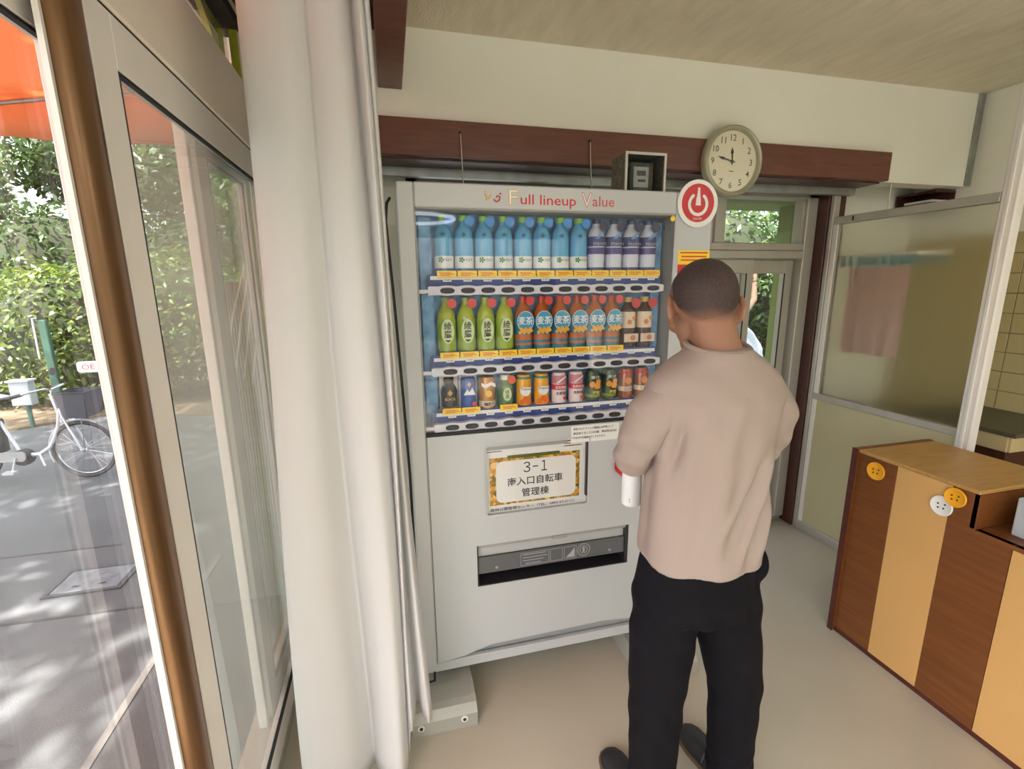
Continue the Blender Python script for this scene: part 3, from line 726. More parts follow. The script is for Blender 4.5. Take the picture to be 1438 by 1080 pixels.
        P('neck_tag', disc(MB(), .0145, .016, .180, -.033), bm_('tagred', (206, 70, 60)), False)
    elif kind == 'milktea':
        P('bottle_body', MB().lathe([(0, 0), (.026, 0), (.0275, .01), (.0275, .135), (.022, .150), (.015, .160), (.013, .168)], n=20), bm_('darktea', (62, 30, 24), .2))
        P('cap', MB().lathe([(.0145, .168), (.0145, .184), (.013, .186)], n=16), bm_('goldcap', (216, 176, 110)))
        lb = P('paper_label', MB().lathe(band(.0282, .076, .134), n=24), bm_('labcream', (228, 206, 182)))
        P('swirl_print', disc(disc(MB(), .009, -.006, .098, -.0292), .007, .011, .112, -.0292), bm_('peach', (206, 130, 66)), False, lb)
        P('lower_label', MB().box(-.026, -.0302, .026, .030, -.0292, .056), bm_('labcream2', (214, 190, 170)), False)
        P('swirl_print', disc(MB(), .010, .008, .041, -.0306), bm_('rust', (188, 108, 64)), False)
        P('neck_tag', disc(MB(), .0175, .016, .165, -.031), bm_('tagdeepred', (196, 44, 50)), False)
    elif kind in ('black', 'greenb'):
        c1 = (34, 30, 34) if kind == 'black' else (70, 110, 52)
        P('bottle_body', MB().lathe([(0, 0), (.025, 0), (.028, .004), (.028, .07), (.024, .084), (.016, .094), (.016, .100)], n=20), bm_('canbody'+kind, c1, .25))
        P('cap', MB().lathe([(.0175, .098), (.0175, .114), (.016, .116)], n=16), bm_('cap'+kind, (60, 52, 48) if kind == 'black' else (224, 224, 214)))
        if kind == 'black':
            P('gold_mark', MB().prism([(-.009, .066), (0, .078), (.009, .066), (0, .056)], -.0292, -.0284), bm_('bright_gold', (206, 160, 70)), False)
            P('lettering', text_mb('BLACK', .009, 0, .046, -.0288, width=.036, bold=.01), M['gold'], False)
            P('gold_band', MB().lathe(band(.0283, .012, .016), n=24), bm_('bright_gold', (206, 160, 70)))
            P('card_back', MB().box(-.031, .01, 0, .031, .012, .118), bm_('cardgrey', (206, 202, 196)), False)
        else:
            P('label_panel', MB().prism([(.015*math.cos(a), .05+.024*math.sin(a)) for a in [2*PI*i/24 for i in range(24)]], -.0292, -.0284), bm_('palegreen', (226, 234, 206)), False)
            P('lettering', text_mb('綾', .015, 0, .058, -.0297, width=.015), M['black'], False); P('lettering', text_mb('鷹', .015, 0, .042, -.0297, width=.015), M['black'], False)
            P('neck_tag', disc(MB(), .0145, .016, .101, -.031), bm_('tagorange', (226, 110, 80)), False)
    else:
        col = {'blue': (44, 88, 168), 'goldc': (176, 120, 46), 'orange': (232, 170, 50), 'pink': (232, 214, 214), 'dkgreen': (50, 72, 44), 'cocoa': (150, 84, 56)}[kind]
        rr = .0262 if kind != 'goldc' else .0285
        P('can_body', MB().lathe([(0, 0), (rr-.004, 0), (rr, .005), (rr, .103), (rr-.004, .111), (rr-.004, .113), (rr-.006, .112), (0, .112)], n=22), bm_('can'+kind, col, .25, metal=.25 if kind in ('goldc', 'cocoa') else 0))
        if kind == 'blue':
            P('white_print', MB().prism([(-.02, .056), (-.008, .078), (0, .066), (.01, .082), (.021, .056)], -.0276, -.0268), M['white2'], False)
            P('gold_mark', MB().prism([(-.007, .092), (0, .102), (.007, .092), (0, .084)], -.0276, -.0268), bm_('bright_gold', (206, 160, 70)), False)
            P('red_seal', disc(MB(), .008, .016, .024, -.0285), M['red'], False)
            P('card_back', MB().box(-.031, .01, 0, .031, .012, .118), bm_('cardgrey', (206, 202, 196)), False)
        elif kind == 'goldc':
            P('pale_band', MB().lathe(band(rr+.0006, .010, .030), n=24), bm_('labcream2', (214, 190, 170)))
            P('lettering', text_mb('微糖', .013, 0, .02, -rr-.0014, width=.034, bold=.02), M['black'], False)
            P('wave_print', MB().prism([(-.024, .084), (-.01, .076), (.01, .086), (.024, .078), (.024, .09), (.01, .098), (-.01, .088), (-.024, .096)], -rr-.001, -rr-.0003), M['white2'], False)
            P('orb_print', disc(MB(), .012, 0, .056, -rr-.001), bm_('bright_gold2', (232, 190, 90)), False)
        elif kind == 'orange':
            P('label_panel', MB().prism([(.019*math.cos(a), .058+.019*math.sin(a)) for a in [PI+PI*i/16 for i in range(17)]]+[(.021, .07), (-.021, .07)], -.0276, -.0268), M['white2'], False)
            P('lettering', text_mb('Tropical', .010, 0, .063, -.0282, width=.037, bold=.01), M['black'], False)
            P('fruit_print', disc(disc(disc(MB(), .010, -.012, .018, -.0276), .011, .010, .02, -.0277), .009, 0, .028, -.0275), bm_('fruit', (226, 110, 44)), False)
            P('leaf_panel', MB().lathe(band(.0266, .098, .106), n=24), bm_('tealtop', (70, 130, 120)))
        elif kind == 'pink':
            P('rose_top', MB().lathe(band(.0266, .074, .104), n=24), bm_('rosetop', (200, 132, 148)))
            P('flash', MB().prism([(-.02, .078), (.014, .100), (.02, .100), (-.008, .078)], -.0278, -.027), M['white2'], False)
            P('red_band', MB().lathe(band(.0268, .052, .072), n=24), bm_('rosered', (196, 70, 86)))
            P('lettering', text_mb('乳性飲料', .010, 0, .062, -.0276, width=.042, bold=.01), M['white2'], False)
            P('lettering', text_mb('乳酸菌', .011, 0, .040, -.0272, width=.036, bold=.012), M['black'], False)
            P('red_seal', disc(MB(), .006, .014, .022, -.028), M['red'], False)
        elif kind == 'dkgreen':
            P('fruit_print', disc(disc(disc(MB(), .011, -.012, .064, -.0272), .012, .008, .058, -.0274), .009, .012, .074, -.0271), bm_('fruit2', (226, 150, 44)), False)
            P('lettering', text_mb('青汁', .012, 0, .090, -.0272, width=.034, bold=.01), M['white2'], False)
            P('lettering', text_mb('野菜', .012, .004, .034, -.0272, width=.028, bold=.014), M['yel'], False)
            P('leaf_band', MB().lathe(band(.0265, .016, .026), n=24), bm_('leafband', (120, 140, 50)))
        elif kind == 'cocoa':
            P('cream_band', MB().lathe(band(.0266, .030, .048), n=24), bm_('labcream', (228, 206, 182)))
            P('swirl_print', disc(disc(MB(), .013, 0, .07, -.0274), .008, -.006, .072, -.0283), bm_('peach', (206, 130, 66)), False)
            P('red_top', MB().lathe(band(.0266, .096, .104), n=24), M['redd'])
            P('lettering', text_mb('ココア', .010, 0, .039, -.0272, width=.034, bold=.01), M['black'], False)
    return r
ROWS = [['water']*8+['sports']*4, ['green']*4+['barley']*6+['milktea']*2, ['black', 'blue', 'goldc', 'greenb', 'orange', 'orange', 'pink', 'pink', 'dkgreen', 'dkgreen', 'cocoa', 'cocoa']]
BASEZ = [1.556, 1.293, 1.105]
DESC = {'water': 'clear blue water bottle', 'sports': 'white sports drink bottle with navy label', 'green': 'green tea bottle with pale oval label', 'barley': 'amber barley tea bottle with round blue label',
        'milktea': 'dark brown tea bottle with cream labels', 'black': 'black bottle-can with gold print', 'blue': 'slim blue coffee can', 'goldc': 'gold coffee can with pale lower band',
        'greenb': 'short green tea bottle-can with white cap', 'orange': 'yellow orange-juice can', 'pink': 'white and rose milk drink can', 'dkgreen': 'dark green vegetable juice can', 'cocoa': 'brown cocoa can with cream band'}
ROWN = ['top', 'middle', 'bottom']
for r in range(3):
    cnt = {}
    for i in range(NC):
        k = ROWS[r][i]; tot = ROWS[r].count(k); cnt[k] = cnt.get(k, 0)+1
        if k not in PROTO: PROTO[k] = proto(k); o = PROTO[k]
        else: o = copy_tree(PROTO[k])
        zz = BASEZ[r]
        o.location = (BX[i]-.001, PY, zz)
        where = f'in the {ROWN[r]} row'
        if tot == 1: lab = DESC[k]+' '+where+' of the machine'
        elif tot == 2: lab = DESC[k]+', '+('left' if cnt[k] == 1 else 'right')+' of two '+where
        else: lab = ORD[cnt[k]-1]+' '+DESC[k]+' from left '+where
        tag(o, lab, 'can' if 'can' in o.name else 'bottle', f'sample drinks in the {ROWN[r]} row')
    # one long plinth per row that the samples stand on
    MB().box(.128, VY+.034, BASEZ[r]-.012, .935, VY+.098, BASEZ[r]-.0005).build('sample_plinth', M['white2'], vm)
# ------------------------------------------------------------------ wall clock on the beam
ck = empty('wall_clock', (1.563, 2.037, 2.07), 'round wall clock with cream dial and grey rim on the brown beam', 'clock')
R_ = .155; cx, cy, cz = 1.563, 2.037, 2.070
rimm = mat('clock_rim', (176, 174, 150), .4, metal=.3)
MB().lathe([(R_-.012, -.001), (R_, -.004), (R_, -.022), (R_-.004, -.034), (R_-.012, -.038), (R_-.02, -.034), (R_-.024, -.018)], (cx, cy, cz), 56, 'y', cap=False).build('rim', rimm, ck, smooth=50)
dial = MB().lathe([(0, -.017), (R_-.021, -.017), (R_-.021, -.012)], (cx, cy, cz), 56, 'y').build('dial', mat('clock_dial', (236, 230, 204), .5), ck)
dp = mat('dial_print', (50, 48, 42), .6)
for h in range(1, 13):
    a = h*PI/6; text_mb(str(h), .027, cx+.102*math.sin(a), cz+.102*math.cos(a), cy-.0176, bold=.006).build('numeral', dp, dial)
MB().box(cx-.012, cy-.0178, cz-.043, cx+.012, cy-.0172, cz-.040).build('maker_mark', dp, dial)
def hand(name, ang, L, w, y):
    a = math.radians(ang); b = MB()
    pts = [(-w*.4, -.014), (w*.4, -.014), (w*.5, L*.55), (w*1.2, L*.62), (0, L), (-w*1.2, L*.62), (-w*.5, L*.55)]
    b.prism([(cx+p[0]*math.cos(a)+p[1]*math.sin(a), cz-p[0]*math.sin(a)+p[1]*math.cos(a)) for p in pts], y, y-.001)
    b.build(name, M['black'], ck)
hand('hour_hand', 356, .060, .006, cy-.020); hand('minute_hand', 283, .082, .005, cy-.0225)
MB().lathe([(.005, 0), (.004, -.008)], (cx, cy-.018, cz), 14, 'y').build('centre_pin', M['black'], ck)
MB().lathe([(R_-.025, 0), (R_-.025, .001)], (cx, cy-.030, cz), 56, 'y').build('clock_glass', M['pane'], ck)

# ------------------------------------------------------------------ aluminium partition with frosted glass
XP = 2.43
pt = empty('partition_screen', (XP, 1.88, 0), 'aluminium partition with frosted upper glass and cream lower panel', 'partition')
MB().box(XP-.02, 2.235, .0, XP+.02, 2.261, ZC, .003).build('far_stile', M['alu'], pt)
MB().box(XP-.012, 2.205, .05, XP+.012, 2.234, 1.835, .002).build('glazing_stile', M['aluw'], pt)
po_ = MB().box(XP-.022, 1.415, 0, XP+.022, 1.475, ZC, .006); po_.box(XP-.03, 1.438, 0, XP-.022, 1.452, ZC, .002); po_.build('near_post', M['aluw'], pt)
MB().box(XP-.02, 1.476, 1.833, XP+.02, 2.234, 1.872, .003).build('top_rail', M['alu'], pt)
MB().box(XP-.018, 1.476, .842, XP+.018, 2.234, .878, .003).build('mid_rail', M['alu'], pt)
MB().box(XP-.02, 1.476, 0.0, XP+.02, 2.234, .055, .003).build('bottom_rail', M['alu'], pt)
MB().box(XP-.006, 1.476, .055, XP+.006, 2.234, .842).build('lower_panel', M['panel'], pt)
fm = bpy.data.materials.new('frosted_glass'); fm.use_nodes = True
b = fm.node_tree.nodes['Principled BSDF']; b.inputs['Base Color'].default_value = (*lin((244, 244, 234)), 1); b.inputs['Roughness'].default_value = .33
b.inputs['Transmission Weight'].default_value = 1; b.inputs['IOR'].default_value = 1.2
MB().box(XP-.0025, 1.476, .878, XP+.0025, 2.205, 1.833).build('frosted_pane', fm, pt)
MB().box(XP-.024, 2.11, 1.842, XP-.02, 2.116, 1.864).build('rail_joint', M['rubber'], pt)

# washing hung behind the frosted glass
hg = empty('pinch_hanger', (2.62, 2.08, 1.66), 'white pinch hanger with blue pegs behind the frosted glass', 'hanger')
peg = mat('peg_blue', (84, 150, 170), .45); hw = mat('hanger_white', (232, 230, 222), .4)
hb_ = MB()
for dx in (-.10, .10): hb_.box(2.62+dx-.006, 1.84, 1.655, 2.62+dx+.006, 2.30, 1.668, .002)
for yy in (1.84, 2.07, 2.30): hb_.box(2.514, yy-.006, 1.655, 2.726, yy+.006, 1.668, .002)
hb_.build('rack', hw, hg)
MB().tube([(2.62, 2.07, 1.668), (2.62, 2.07, 1.82), (2.62, 2.085, 1.842), (2.62, 2.10, 1.835)], .006, 8).build('hook', hw, hg)
MB().tube([(2.62, 2.10, 1.838), (2.62, 2.10, ZC)], .003, 6).build('cord', hw, hg)
p0 = None
for yy in np.linspace(1.86, 2.28, 10):
    for dx in (-.10, .10):
        if p0 is None: p0 = MB().box(-.006, -.009, -.05, .006, .009, 0, .002).build('peg', peg, hg, world=False); o = p0
        else: o = inst(p0, 'peg', hg)
        o.location = (dx, float(yy)-2.08, -.006)
tw = MB(); nu, nv = 18, 14; vs = []; fs = []
for j in range(nv+1):
    for i in range(nu+1):
        y = 1.865+.325*i/nu; z = 1.598-.47*j/nv
        vs.append((2.525+.006*math.sin(i*1.3)*j/nv, y, z))
for j in range(nv):
    for i in range(nu): a = j*(nu+1)+i; fs.append((a, a+1, a+nu+2, a+nu+1))
tw.add(vs, fs); tw.add([(x+.004, y, z) for x, y, z in vs], [f_[::-1] for f_ in fs])
tag(tw.build('hand_towel', cloth('towel_pink', (236, 208, 204), .35), smooth=True, loc=(2.525, 2.03, 1.13)), 'pale pink towel pegged on the hanger behind the frosted glass', 'towel')
# dark wall shelf seen over the partition
sh = empty('wall_shelf', (3.05, 2.18, 1.96), 'dark brown wall shelf above the partition with white papers', 'shelf')
MB().box(2.98, 2.13, 1.945, XR-.001, 2.346, 1.957).box(2.98, 2.13, 2.008, XR-.001, 2.346, 2.020).box(2.98, 2.336, 1.957, XR-.001, 2.346, 2.008).box(XR-.008, 2.13, 1.957, XR-.001, 2.336, 2.008).build('carcass', M['brownv'], sh)
tag(MB().box(2.985, 2.15, 1.9575, 3.10, 2.30, 1.972, .002).build('paper_stack', M['white2']), 'white paper stack on the dark wall shelf', 'paper')
# low cabinet against the tiled wall
kt = empty('side_cabinet', (2.9, 1.60, 0), 'beige cabinet with dark top by the tiled wall behind the post', 'cabinet')
MB().box(2.66, 1.40, .83, XR-.013, 1.84, .85, .002).build('top', mat('dark_top', (86, 82, 66), .4, var=.4, vscale=20), kt)
MB().box(2.69, 1.44, .03, XR-.013, 1.82, .75).build('carcass', M['brownv'], kt)
MB().box(2.68, 1.42, .755, XR-.013, 1.44, .828, .002).build('drawer_front', mat('beige_board', (206, 186, 140), .5), kt)
MB().box(2.672, 1.43, .755, 2.684, 1.83, .828, .002).build('drawer_front', mat('beige_board2', (200, 182, 138), .5), kt)
MB().lathe([(.006, 0), (.005, -.01)], (3.05, 1.42, .79), 10, 'y').build('knob', M['redd'], kt)

# ------------------------------------------------------------------ reception counter
XC = 1.835
walnut = mat('walnut_board', (122, 72, 34), .38, var=.6, vscale=4, stretch=(14, 1.2, 14), rgb2=(94, 52, 22))
tan = mat('tan_board', (212, 166, 104), .45, var=.15, vscale=3)
topm = mat('oak_top', (186, 144, 84), .42, var=.5, vscale=5, stretch=(2, 14, 14), rgb2=(150, 110, 58))
edg = mat('dark_edge', (84, 38, 30), .5, var=.6, vscale=30)
ct = empty('reception_counter', (2.02, 1.0, 0), 'wooden reception counter with walnut and tan front panels', 'counter')
MB().box(XC-.012, 1.440, 0, 2.235, 1.462, .852, .002).build('end_panel', walnut, ct)
MB().box(XC-.014, 1.4395, 0, XC-.010, 1.4625, .853).build('edge_band', edg, ct)
MB().box(XC, .10, .0, XC+.02, 1.44, .02).build('plinth', edg, ct)
bnd = [(1.286, 1.440, walnut, .835, 'front_panel'), (1.100, 1.286, tan, .835, 'front_panel'), 
       (.720, .915, tan, .715, 'front_panel'), (.53, .720, walnut, .715, 'front_panel'), (.33, .53, tan, .715, 'front_panel'), (.10, .33, walnut, .715, 'front_panel')]
for ya, yb_, m_, zt, n_ in bnd: MB().box(XC, ya+.0008, .02, XC+.02, yb_-.0008, zt, .0008).build(n_, m_, ct)
MB().prism([(1.0992, .02), (1.0992, .835), (1.021, .835), (1.021, .715), (.9158, .715), (.9158, .02)], XC, XC+.02, 'x').build('front_panel', walnut, ct)
MB().box(XC-.004, 1.020, .836, 2.235, 1.440, .850, .002).build('high_top', topm, ct)
MB().box(XC, 1.018, .715, 2.235, 1.034, .836).build('step_side', walnut, ct)
MB().box(XC-.002, .10, .700, 2.235, 1.018, .715, .002).build('low_top', walnut, ct)
MB().box(2.215, .10, .02, 2.235, 1.44, .70).build('back_panel', walnut, ct)
def button_disc(y, z, r, m_, lab, x=XC):
    t = empty('wall_button', (x, y, z), lab, 'button decoration', 'giant buttons stuck on the counter')
    b = MB().lathe([(0, -.001), (r*.97, -.001), (r, -.003), (r, -.006), (r*.92, -.0075), (r*.86, -.006), (0, -.0055)], (x, y, z), 32, 'x')
    b.build('disc', m_, t, smooth=40)
    for dy, dz in ((.3, .15), (-.3, .22), (.25, -.25), (-.22, -.2)):
        MB().lathe([(r*.09, -.0062), (r*.09, -.0054)], (x, y+dy*r, z+dz*r), 10, 'x').build('thread_hole', M['black'], t)
yb2 = mat('button_yellow', (238, 168, 30), .4); wb2 = mat('button_white', (232, 232, 230), .4)
button_disc(1.362, .786, .036, yb2, 'yellow button disc on the dark panel at the counter end')
button_disc(1.084, .800, .034, yb2, 'yellow button disc partly over the white button on the counter', XC-.003)
button_disc(1.121, .752, .036, wb2, 'white button disc on the counter beside a yellow one')
# grey box file standing on the low part
bf = empty('box_file', (2.0, .93, .715), 'pale grey box file standing on the low counter top', 'box file')
MB().box(1.905, .62, .7155, 2.20, .965, .845, .004).build('case', mat('file_grey', (176, 182, 190), .45), bf)
MB().box(1.903, .70, .75, 1.905, .80, .80).build('label_card', M['white2'], bf)

# ------------------------------------------------------------------ curtain drawn to the side
def curtain():
    ctl = [(-.335, 1.40), (-.338, 1.31), (-.310, 1.255), (-.255, 1.235), (-.200, 1.25), (-.165, 1.30), (-.15, 1.315), (-.135, 1.285), (-.10, 1.25), (-.055, 1.245), (-.03, 1.30), (-.022, 1.36),
           (-.012, 1.30), (.0, 1.275), (.008, 1.32), (.012, 1.375), (.020, 1.31), (.030, 1.295), (.036, 1.34), (.034, 1.44)]
    P_ = [Vector((x, y, 0)) for x, y in ctl]; path = []
    for i in range(len(P_)-1):
        a, b, c, d = P_[max(i-1, 0)], P_[i], P_[i+1], P_[min(i+2, len(P_)-1)]
        for k in range(8):
            t = k/8; path.append(.5*((2*b)+(c-a)*t+(2*a-5*b+4*c-d)*t*t+(3*b-a-3*c+d)*t**3))
    path.append(P_[-1]); n = len(path); nz = 44; vs = []; fs = []
    for j in range(nz+1):
        v = j/nz
        for i, p in enumerate(path):
            u = i/(n-1)
            tt = max(0, min(1, (u-.60)/.06)); zb = .015+.14*tt*tt*(3-2*tt)
            z = 2.41+(zb-2.41)*v
            wx = .785+.215*v
            cxm = -.15
            x = cxm+(p.x-cxm)*wx+.010*math.sin(5*v+u*9)*(.3+v)
            if u > .8: x += .012*(v-.6)
            y = 1.31+(p.y-1.31)*(.55+.5*v)+.012*math.sin(3.3*v+u*14)
            y += .03*(1-v)
            vs.append((x, y, z))
    for j in range(nz):
        for i in range(n-1): a = j*n+i; fs.append((a, a+1, a+n+1, a+n))
    m = MB().add(vs, fs)
    r = empty('window_curtain', (-.15, 1.3, 0), 'long off-white curtain gathered between the window and the vending machine', 'curtain')
    o = m.build('curtain_cloth', M['curtain'], r, smooth=80)
    sol = o.modifiers.new('thickness', 'SOLIDIFY'); sol.thickness = .0015; sol.offset = 0
    hk = None
    for i in range(5):
        x = -.30+.07*i
        if hk is None: hk = MB().tube([(0, 0, 0), (0, .004, .012), (0, 0, .02)], .0025, 6).build('curtain_hook', M['white2'], r, world=False); q = hk
        else: q = inst(hk, 'curtain_hook', r)
        q.location = (x*.8+.13, .03, 2.40)
curtain()

# ------------------------------------------------------------------ ring lamps behind the photographer: one mirrored, two unseen ones added to brighten
glow = emit('lamp_glow', (240, 246, 255), 9)
def ring_lamp(x, y, lab):
    z = 2.22; lamp = empty('ring_lamp', (x, y, z), lab, 'lamp', 'ring lamps on the ceiling')
    MB().tube([(x+.40*math.cos(a), y+.40*math.sin(a), z) for a in [2*PI*i/40 for i in range(40)]], .018, 10, True).build('tube', glow, lamp, smooth=True)
    MB().lathe([(.0, .10), (.07, .10), (.085, .08), (.085, .05), (0, .05)], (x, y, z), 24).build('ballast_housing', M['white2'], lamp, smooth=40)
    for a in (0, 2*PI/3, 4*PI/3): MB().tube([(x+.08*math.cos(a), y+.08*math.sin(a), z+.07), (x+.39*math.cos(a), y+.39*math.sin(a), z+.012)], .004, 6).build('arm', M['white2'], lamp)
    MB().tube([(x, y, z+.095), (x, y, ZC-.001)], .008, 8).build('stem', M['white2'], lamp)
ring_lamp(.32, -2.3, 'circular fluorescent lamp mirrored in the vending machine glass')
ring_lamp(.95, -.75, 'added unseen ring lamp brightening the middle of the room')  # unseen lamp, added to raise the room light
ring_lamp(2.72, -.5, 'added unseen ring lamp brightening the counter side and behind the partition')  # unseen lamp, added to light the space behind the partition
# ------------------------------------------------------------------ the man at the machine
def ell(mb, c, r, A=None, nu=18, nv=12):
    vs = []; fs = []
    for j in range(nv+1):
        th = PI*j/nv
        for i in range(nu):
            ph = 2*PI*i/nu; p = Vector((r[0]*math.sin(th)*math.cos(ph), r[1]*math.sin(th)*math.sin(ph), r[2]*math.cos(th)))
            if A is not None: p = A @ p
            vs.append(p+Vector(c))
    for j in range(nv):
        for i in range(nu): fs.append((j*nu+i, j*nu+(i+1) % nu, (j+1)*nu+(i+1) % nu, (j+1)*nu+i))
    # collapse the poles
    k = len(mb.v); mb.add(vs, fs); return mb
def limb(mb, pts, rs, n=14):
    pts = [Vector(p) for p in pts]
    # round ends
    d0 = (pts[0]-pts[1]).normalized(); d1 = (pts[-1]-pts[-2]).normalized()
    P_, R2 = [], []
    for a in (85, 60, 30): P_.append(pts[0]+d0*rs[0]*math.sin(math.radians(a))); R2.append(rs[0]*math.cos(math.radians(a)))
    P_ += pts; R2 += list(rs)
    for a in (30, 60, 85): P_.append(pts[-1]+d1*rs[-1]*math.sin(math.radians(a))); R2.append(rs[-1]*math.cos(math.radians(a)))
    return mb.tube(P_, R2, n)
def loft(mb, rings, n=32, az=0.0):
    """rings: (cx, cy, z, half width, half depth); closed at both ends; superellipse section turned by az"""
    vs = []; fs = []; ca, sa = math.cos(az), math.sin(az)
    for cx, cy, z, a, b in rings:
        for i in range(n):
            t = 2*PI*i/n; x = a*math.copysign(abs(math.cos(t))**.9, math.cos(t)); y = b*math.copysign(abs(math.sin(t))**.9, math.sin(t))
            vs.append((cx+x*ca-y*sa, cy+x*sa+y*ca, z))
    for k in range(len(rings)-1):
        for i in range(n): j = (i+1) % n; fs.append((k*n+i, k*n+j, (k+1)*n+j, (k+1)*n+i))
    fs.append(tuple(range(n))[::-1]); fs.append(tuple((len(rings)-1)*n+i for i in range(n)))
    return mb.add(vs, fs)
def fuse(mb, voxel, smooth_it=6, disp=None):
    """one continuous surface from overlapping closed volumes"""
    me = mb.mesh('fused'); ob = bpy.data.objects.new('fused', me); C.objects.link(ob)
    r = ob.modifiers.new('r', 'REMESH'); r.mode = 'VOXEL'; r.voxel_size = voxel
    s_ = ob.modifiers.new('s', 'SMOOTH'); s_.iterations = smooth_it; s_.factor = .5
    dg = bpy.context.evaluated_depsgraph_get(); res = bpy.data.meshes.new_from_object(ob.evaluated_get(dg))
    bpy.data.objects.remove(ob); bpy.data.meshes.remove(me)
    if disp is not None:
        n = len(res.vertices); co = np.empty(n*3); res.vertices.foreach_get('co', co); co = co.reshape(-1, 3)
        no = np.empty(n*3); res.vertices.foreach_get('normal', no); no = no.reshape(-1, 3)
        co = disp(co, no); res.vertices.foreach_set('co', co.ravel()); res.update()
    res.polygons.foreach_set('use_smooth', [True]*len(res.polygons))
    return res
def put(name, me, m, parent):
    o = wl(parent); me.transform(Matrix.Translation(-o)); me.materials.clear(); me.materials.append(m); me.name = name
    ob = bpy.data.objects.new(name, me); C.objects.link(ob); ob.parent = parent; return ob

man = empty('person', (.70, .93, 0), 'man in beige T-shirt and black trousers facing the vending machine', 'person')
skin = mat('skin', (148, 108, 86), .55, var=.25, vscale=14, rgb2=(136, 96, 74), spec=.35)
HC = Vector((.678, .936, 1.498))
haz, hp = math.radians(21), math.radians(26)
hf = Vector((math.sin(haz)*math.cos(hp), math.cos(haz)*math.cos(hp), -math.sin(hp))); hr = Vector((math.cos(haz), -math.sin(haz), 0)); hu = hr.cross(hf)
HS = .91; HM = Matrix((hr, hf, hu)).transposed()*HS
def hp_(r, f, u): return HC+HM @ Vector((r, f, u))
b = MB()
ell(b, HC, (.0735, .090, .081), HM)
ell(b, hp_(0, -.024, -.028), (.058, .050, .054), HM)
ell(b, hp_(0, .046, -.05), (.062, .056, .078), HM)
ell(b, hp_(0, .062, -.100), (.046, .042, .032), HM)
ell(b, hp_(0, .083, -.112), (.024, .02, .02), HM)
ell(b, hp_(0, .092, .004), (.044, .012, .010), HM)
limb(b, [hp_(0, .098, -.012), hp_(0, .112, -.044)], [.008, .012], 10)
ell(b, hp_(.011, .106, -.046), (.007, .008, .006), HM); ell(b, hp_(-.011, .106, -.046), (.007, .008, .006), HM)
ell(b, hp_(0, .101, -.072), (.022, .008, .005), HM); ell(b, hp_(0, .099, -.082), (.019, .009, .005), HM)
for sgn in (-1, 1):
    E_ = HM @ Matrix.Rotation(sgn*.45, 3, 'Z')
    ell(b, hp_(sgn*.080, -.004, -.036), (.0095, .023, .036), E_); ell(b, hp_(sgn*.078, .004, -.060), (.009, .012, .013), E_)
    ell(b, hp_(sgn*.055, .062, -.052), (.018, .022, .02), HM)
limb(b, [(.692, .885, 1.30), (.690, .895, 1.385), (.681, .914, 1.455)], [.068, .052, .047], 18)
# trunk, arms and legs under the clothes
loft(b, [(.69, .92, .80, .12, .09), (.69, .91, .95, .11, .085), (.69, .905, 1.15, .125, .085), (.69, .90, 1.28, .135, .07), (.69, .895, 1.335, .09, .06)], 24)
limb(b, [(.575, .90, 1.265), (.538, .945, 1.138), (.588, 1.065, 1.092), (.598, 1.092, 1.090)], [.042, .034, .030, .028])
limb(b, [(.815, .90, 1.265), (.866, .955, 1.11), (.845, 1.12, 1.125), (.838, 1.18, 1.135)], [.042, .038, .03, .026])
limb(b, [(.640, .915, .80), (.622, .938, .45), (.645, .965, .10)], [.062, .05, .038]); limb(b, [(.755, .915, .80), (.862, .935, .45), (.905, .965, .10)], [.062, .05, .038])
ell(b, (.64, .99, .045), (.026, .085, .022)); ell(b, (.906, .99, .045), (.026, .085, .022))
# left hand round the flask
FX, FYY = .622, 1.115
ell(b, (.592, 1.100, 1.082), (.017, .036, .040))
for i, (zz, sp) in enumerate(((1.114, 118), (1.095, 128), (1.076, 122), (1.058, 104))):
    arc = [math.radians(168-sp*t) for t in (0, .25, .5, .75, 1)]
    limb(b, [(FX+.0365*math.cos(a), FYY+.0365*math.sin(a), zz-.006*k) for k, a in enumerate(arc)], [.0088, .0088, .0084, .008, .0072], 10)
arc = [math.radians(a) for a in (205, 240, 275, 305)]
limb(b, [(FX+.038*math.cos(a), FYY+.038*math.sin(a), 1.085+.012*k) for k, a in enumerate(arc)], [.011, .0105, .0095, .008], 10)
# right hand, loosely curled in front of the chest
A_ = Matrix.Rotation(.1, 3, 'Z')
ell(b, (.833, 1.225, 1.142), (.040, .046, .015), A_)
for i, (dx, L_) in enumerate(((.032, .055), (.011, .070), (-.010, .074), (-.031, .066))):
    x0 = .832+dx
    limb(b, [(x0, 1.262, 1.145), (x0-.003, 1.262+L_*.5, 1.150), (x0-.006, 1.262+L_*.85, 1.136), (x0-.008, 1.262+L_*.95, 1.116)], [.0092, .0086, .008, .007], 10)
limb(b, [(.800, 1.205, 1.138), (.778, 1.235, 1.132), (.770, 1.262, 1.122), (.776, 1.280, 1.112)], [.012, .0105, .0095, .008], 10)
body_me = fuse(b, .0042, 5); hair_src = body_me.copy(); put('body', body_me, skin, man)
for sgn in (-1, 1):
    e_ = MB(); ell(e_, hp_(sgn*.031, .088, -.014), (.013, .010, .009), HM); e_.build('eye', mat('eye_white', (228, 222, 214), .25), man, smooth=True)
    e_ = MB(); ell(e_, hp_(sgn*.031, .096, -.016), (.0055, .004, .0055), HM); e_.build('iris', mat('iris', (40, 26, 20), .2), man, smooth=True)
    e_ = MB(); limb(e_, [hp_(sgn*.014, .100, .008), hp_(sgn*.032, .099, .013), hp_(sgn*.050, .086, .008)], [.003, .0035, .002], 8); e_.build('eyebrow', mat('brow', (34, 26, 24), .8), man, smooth=True)
